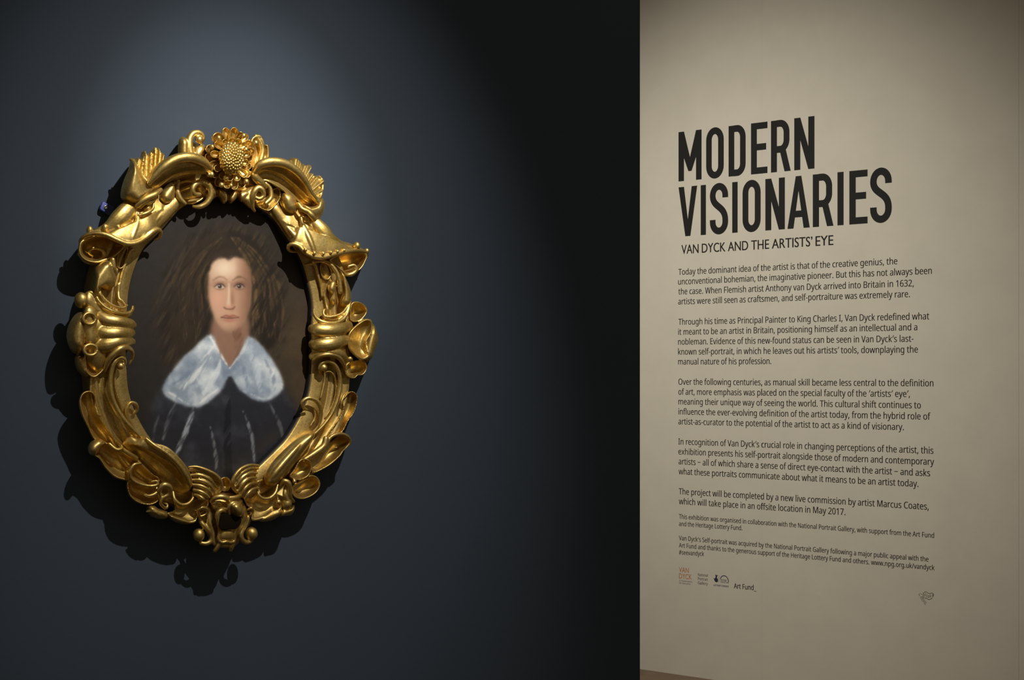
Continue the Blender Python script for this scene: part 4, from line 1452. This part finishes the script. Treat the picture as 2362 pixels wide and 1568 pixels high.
lobe(mb, ZE, [(960, 880), (1030, 845), (1020, 740), (1085, 795), (1160, 785), (1240, 740), (1340, 740), (1320, 840), (1240, 900), (1215, 960), (1130, 968), (1040, 940)], .078, .012, 'dish', lip=.003, n=72)
lobe(mb, ZE, [(955, 880), (1030, 900), (1120, 920), (1180, 965), (1110, 975), (1010, 945)], .06, .022, 'dome', n=48)
sweep(mb, ZE, [(1015, 685, 13, .084), (1030, 750, 15, .09), (1085, 798, 16, .092), (1150, 790, 15, .092), (1195, 740, 13, .09), (1195, 690, 10, .086)])
carve(mb, 'flared_lobe', root)

# right side, lower half
mb = MB()
sweep(mb, ZD, [(860, 865, 14, .068), (852, 815, 16, .074), (880, 768, 17, .08), (940, 760, 18, .084), (995, 800, 19, .084), (1030, 880, 19, .082), (1035, 990, 19, .08), (1010, 1110, 18, .08), (960, 1230, 17, .078), (890, 1330, 16, .076), (810, 1410, 13, .072)], n=90)
sweep(mb, ZD, [(915, 850, 10, .066), (950, 850, 12, .07), (985, 890, 12, .072), (1000, 960, 11, .07), (995, 1060, 10, .068), (960, 1170, 9, .066), (900, 1270, 8, .064)])
sweep(mb, ZD, [(900, 840, 10, .062), (895, 930, 10, .06), (875, 1030, 10, .06), (860, 1090, 9, .06)])
ball(mb, ZD, 890, 815, 30, .078)
carve(mb, 'hooked_strap', root)
mb = MB()
sweep(mb, ZD, [(735, 1195, 11, .062), (702, 1175, 14, .066), (695, 1125, 16, .07), (745, 1090, 18, .074), (810, 1105, 19, .076), (855, 1160, 19, .076), (865, 1240, 17, .074), (845, 1330, 14, .07), (790, 1400, 10, .066)], n=60)
sweep(mb, ZD, [(800, 1180, 9, .062), (810, 1260, 10, .062), (770, 1340, 9, .062)])
carve(mb, 'curled_strap', root)
mb = MB()
sweep(mb, ZD, [(1065, 880, 56, .056), (1060, 1010, 58, .058), (1020, 1160, 60, .058), (960, 1290, 62, .056), (870, 1420, 64, .054), (770, 1530, 64, .05)], prof=COVE, flat=.8, n=60, caps=(False, False))
carve(mb, 'cove_band', root)
mb = MB()
lobe(mb, ZD, [(1085, 1060), (1140, 1026), (1185, 1055), (1192, 1110), (1165, 1210), (1105, 1300), (1055, 1395), (940, 1500), (895, 1480), (945, 1380), (1030, 1260), (1062, 1180), (1050, 1120)], .066, .022, 'dish', spine=[(1130, 1090), (1110, 1200), (1030, 1340), (940, 1450)], lip=.004, n=80)
sweep(mb, ZD, [(1040, 1180, 9, .074), (1050, 1120, 11, .076), (1075, 1060, 10, .074)])
carve(mb, 'curled_leaf', root)
mb = MB()
lobe(mb, ZG, [(1112, 135), (1112, 180), (1055, 280), (960, 400), (880, 500), (780, 605), (720, 637), (672, 605), (665, 535), (715, 440), (830, 315), (950, 205), (1050, 140)], .076, .032, 'dome', spine=[(1060, 190), (900, 360), (730, 560)], n=80)
sweep(mb, ZG, [(1090, 150, 12, .09), (1000, 240, 18, .102), (880, 370, 24, .108), (770, 500, 26, .108), (715, 585, 22, .1)])
carve(mb, 'long_leaf', root)
mb = MB()
lobe(mb, ZG, [(1215, 245), (1250, 185), (1340, 152), (1410, 172), (1442, 230), (1390, 300), (1330, 382), (1230, 462), (1100, 518), (1085, 450), (1060, 400), (1010, 385), (1100, 325), (1165, 285)], .074, .024, 'dish', lip=.004, n=80)
sweep(mb, ZG, [(1390, 300, 10, .078), (1440, 235, 13, .082), (1415, 180, 15, .086), (1345, 158, 16, .088), (1270, 185, 16, .088), (1235, 240, 15, .086)])
sweep(mb, ZG, [(1220, 200, 24, .086), (1200, 270, 28, .086), (1110, 340, 28, .082), (1030, 390, 22, .078)])
carve(mb, 'curled_leaf', root)
mb = MB()
lobe(mb, ZG, [(985, 392), (1055, 385), (1097, 435), (1085, 500), (1045, 555), (960, 577), (890, 545), (935, 475)], .084, .022, 'dish', lip=.003)
lobe(mb, ZG, [(920, 620), (1000, 572), (1080, 532), (1140, 545), (1172, 605), (1150, 672), (1090, 725), (1010, 752), (940, 735), (905, 680)], .076, .026, 'dish', lip=.003)
ball(mb, ZG, 935, 590, 20, .086)
carve(mb, 'shell_lobe', root)
mb = MB()
sweep(mb, ZG, [(810, 620, 16, .08), (835, 585, 22, .09), (880, 600, 24, .096), (895, 660, 22, .094), (900, 730, 18, .088), (930, 770, 14, .08)], n=50)
sweep(mb, ZG, [(860, 640, 14, .084), (850, 700, 20, .086), (870, 760, 20, .086)])
ball(mb, ZG, 865, 790, 46, .08, 1.1)
lobe(mb, ZG, [(820, 830), (870, 840), (930, 800), (932, 850), (900, 895), (840, 900), (800, 905)], .066, .02, 'dome', n=44)
carve(mb, 'loop_scroll', root)
mb = MB()
lobe(mb, ZG, [(480, 720), (540, 740), (600, 700), (700, 745), (775, 690), (800, 760), (825, 835), (740, 872), (660, 922), (595, 946), (545, 935), (558, 850), (500, 800)], .08, .012, 'dish', lip=.003, n=72)
lobe(mb, ZG, [(820, 835), (740, 845), (660, 880), (610, 945), (700, 950), (790, 905)], .064, .022, 'dome', n=48)
sweep(mb, ZG, [(600, 640, 10, .084), (610, 700, 13, .09), (650, 742, 15, .092), (715, 738, 16, .092), (765, 690, 15, .09), (785, 620, 12, .086)])
ball(mb, ZG, 790, 775, 26, .086)
carve(mb, 'flared_lobe', root)

# ---- ribbed wings above the mask -----------------------------------
mb = MB()
lobe(mb, ZE, [(1160, 455, .09), (1240, 458, .096), (1330, 488, .1), (1410, 535, .102), (1455, 600, .102), (1445, 670, .1), (1370, 735, .094), (1260, 755, .084), (1205, 700, .078), (1190, 600, .08), (1170, 520, .086)], .09, .004, 'dome', back=.03, n=72)
for a_, b_, c_, d_ in (((1165, 488), (1250, 490), (1340, 525), (1420, 590)), ((1180, 530), (1260, 532), (1345, 570), (1410, 640)), ((1192, 574), (1265, 578), (1340, 615), (1395, 680)), ((1196, 618), (1265, 628), (1330, 662), (1370, 710)), ((1202, 664), (1260, 678), (1310, 705), (1340, 735)), ((1212, 706), (1255, 724), (1285, 745), (1295, 755))):
    sweep(mb, ZE, [(*a_, 13, .094), (*b_, 15, .104), (*c_, 15, .108), (*d_, 11, .106)])
sweep(mb, ZE, [(1160, 458, 10, .1), (1230, 458, 14, .106), (1320, 488, 16, .112), (1405, 535, 17, .114), (1450, 600, 17, .112), (1440, 670, 16, .106), (1385, 710, 12, .098)])
carve(mb, 'ribbed_wing', root)
mb = MB()
lobe(mb, ZG, [(608, 440, .09), (530, 440, .096), (450, 476, .1), (392, 545, .102), (372, 620, .1), (400, 690, .094), (470, 740, .086), (540, 745, .08), (600, 690, .078), (618, 640, .08), (592, 590, .082), (590, 540, .084), (598, 490, .088)], .09, .004, 'dome', back=.03, n=72)
for a_, b_, c_, d_ in (((606, 470), (540, 470), (470, 505), (415, 570)), ((596, 512), (535, 512), (470, 552), (415, 625)), ((588, 554), (530, 560), (475, 600), (430, 675)), ((592, 602), (535, 612), (490, 650), (455, 712)), ((614, 648), (555, 662), (515, 700), (490, 745))):
    sweep(mb, ZG, [(*a_, 12, .094), (*b_, 15, .104), (*c_, 15, .108), (*d_, 11, .104)])
sweep(mb, ZG, [(610, 442, 10, .098), (530, 442, 14, .106), (450, 478, 16, .11), (395, 545, 17, .11), (378, 620, 17, .106), (410, 680, 14, .1), (450, 700, 10, .094)])
sweep(mb, ZG, [(572, 612, 12, .09), (610, 590, 13, .092), (645, 575, 10, .09)])
carve(mb, 'ribbed_wing', root)
mb = MB()
lobe(mb, ZG, [(275, 560), (320, 548), (355, 575), (360, 640), (330, 680), (280, 670), (265, 610)], .07, .014, 'dish', n=40)
carve(mb, 'leaf_lobe', root)

# ---- grotesque mask at the foot ------------------------------------
mb = MB()
lobe(mb, ZG, [(60, 840), (160, 740), (300, 700), (450, 720), (560, 830), (540, 960), (470, 1060), (410, 1170), (300, 1185), (210, 1170), (150, 1080), (95, 960)], .052, .02, 'dome', n=72)
carve(mb, 'pendant_ground', root)
mk = empty('grotesque_mask', Matrix.Identity(4))
mk.parent = root
mb = MB()
lobe(mb, ZG, [(170, 760), (195, 720), (280, 690), (400, 700), (450, 735), (480, 790), (505, 840), (515, 905), (480, 990), (440, 1060), (405, 1110), (390, 1180), (300, 1180), (220, 1180), (225, 1080), (230, 960), (215, 880), (175, 830)], .072, .032, 'dome', n=80)
sub(mb, 'face', mk)
mb = MB()
sweep(mb, ZG, [(185, 765, 16, .098), (225, 735, 22, .108), (285, 728, 24, .114), (335, 750, 20, .114), (350, 780, 16, .112)])
sweep(mb, ZG, [(355, 735, 16, .112), (400, 735, 20, .112), (440, 720, 18, .106)])
sweep(mb, ZG, [(200, 790, 12, .1), (260, 775, 14, .106), (290, 800, 12, .104)])
sub(mb, 'brow', mk)
mb = MB()
ball(mb, ZG, 265, 795, 26, .098)
sub(mb, 'eye', mk)
mb = MB()
lobe(mb, ZG, [(345, 800), (375, 770), (430, 770), (465, 810), (472, 860), (455, 900), (420, 915), (385, 900), (360, 860)], .104, .028, 'dome')
sweep(mb, ZG, [(350, 900, 12, .108), (340, 830, 16, .116), (375, 785, 18, .12), (430, 790, 16, .116), (465, 840, 14, .106), (470, 910, 12, .1)])
sub(mb, 'nose', mk)
mb = MB()
sweep(mb, ZG, [(330, 870, 14, .106), (280, 850, 22, .108), (245, 880, 22, .106), (250, 950, 18, .104), (262, 1040, 16, .1), (250, 1110, 15, .098), (285, 1140, 14, .1), (320, 1132, 14, .102), (355, 1140, 14, .1), (395, 1125, 14, .098), (395, 1050, 15, .1), (430, 980, 14, .1)], n=70)
sub(mb, 'lips', mk)
mb = MB()
lobe(mb, ZG, [(275, 885), (330, 880), (385, 890), (450, 900), (455, 960), (420, 1010), (385, 1020), (270, 1020), (262, 940)], .112, .002, 'dome', n=40, back=.06)  # raised black patch: shade of the gilt mouth put in as colour
o = sub(mb, 'mouth_shade_patch', mk, MAT_MOUTH_SHADE)
o['label'] = 'black patch painted in for the shade of the open mouth'
mb = MB()
lobe(mb, ZG, [(275, 1020), (340, 1010), (385, 1030), (385, 1110), (330, 1128), (265, 1110)], .098, .01, 'dome', n=40)
sub(mb, 'tongue', mk)
mb = MB()
sweep(mb, ZG, [(545, 1100, 16, .076), (530, 1130, 16, .078)])
sweep(mb, ZG, [(560, 850, 14, .07), (520, 900, 20, .076), (500, 960, 22, .08), (455, 1050, 24, .082), (462, 1110, 22, .082), (505, 1140, 20, .08), (550, 1125, 16, .078)])
ball(mb, ZG, 548, 1060, 52, .08, 1.05)
sweep(mb, ZG, [(470, 860, 20, .086), (490, 940, 20, .082), (430, 1030, 22, .082)])
sweep(mb, ZG, [(520, 845, 12, .086), (545, 830, 14, .09), (560, 860, 12, .086), (540, 890, 10, .084)])
sub(mb, 'curl', mk)
mb = MB()
sweep(mb, ZG, [(70, 1110, 14, .07), (100, 1150, 16, .074)])
sweep(mb, ZG, [(75, 900, 14, .07), (95, 960, 20, .076), (140, 1010, 22, .08), (190, 1060, 24, .082), (185, 1120, 22, .08), (140, 1150, 20, .078), (90, 1145, 16, .074)])
ball(mb, ZG, 72, 1072, 48, .076, 1.1)
sweep(mb, ZG, [(85, 930, 14, .078), (74, 890, 13, .082), (65, 850, 14, .088), (100, 825, 14, .092), (145, 840, 13, .09), (140, 880, 10, .086), (95, 905, 10, .084)])
sweep(mb, ZG, [(120, 830, 22, .082), (160, 860, 26, .08), (170, 960, 26, .082), (200, 1060, 22, .084), (215, 1150, 18, .084)])
sub(mb, 'curl', mk)
mb = MB()
sweep(mb, ZG, [(265, 1130, 20, .086), (240, 1180, 22, .084), (220, 1210, 20, .08)])
sweep(mb, ZG, [(385, 1130, 18, .086), (370, 1180, 20, .084), (360, 1205, 18, .08)])
sweep(mb, ZG, [(250, 1160, 20, .08), (300, 1165, 22, .08), (370, 1165, 20, .08)])
sub(mb, 'beard', mk)

# ---- blue wall clip ------------------------------------------------
clip = empty('wall_clip', M_WALL)
tag(clip, 'small blue plastic security clip screwed to the wall at the frame\'s upper left', 'clip')
ZK = Z(200, 440, 19.6)
mb = MB()
n_ = 40
pts = zp(ZK, [(740, 505), (830, 500), (920, 560), (1100, 640), (1250, 800), (1100, 1120), (940, 1050), (760, 930), (640, 860), (630, 760), (680, 620)])
pts = [(p[0], p[1]) for p in pts]
q = crom(pts, n_, True)
top = [tuple(L(x, y, .012)) for x, y in q]
ct = np.mean(top, 0)
rows = [[tuple(ct + (np.array(p) - ct) * s)[:2] + (h,) for p in top] for s, h in ((.9, .012), (.97, .0116), (1, .010), (1, .007), (.98, .0062), (.9, .006))]
s0 = mb.grid(rows, closed_u=True)
mb.cap(s0, n_); mb.cap(s0 + 5 * n_, n_)
mb.build('plate', MAT_BLUE, clip)
mb = MB()
c = L(*ZK(857, 750), .012)
rows = [[(c[0] + r_ * math.cos(2 * math.pi * k / 24), c[1] + r_ * math.sin(2 * math.pi * k / 24), w_) for k in range(24)] for r_, w_ in ((.0001, .0122), (.0016, .0122), (.0018, .0136), (.0034, .0142), (.0042, .0136), (.0044, .012), (.0016, .0), (.0001, .0))]
mb.grid(rows, closed_u=True)
mb.build('screw', MAT_STEEL, clip)
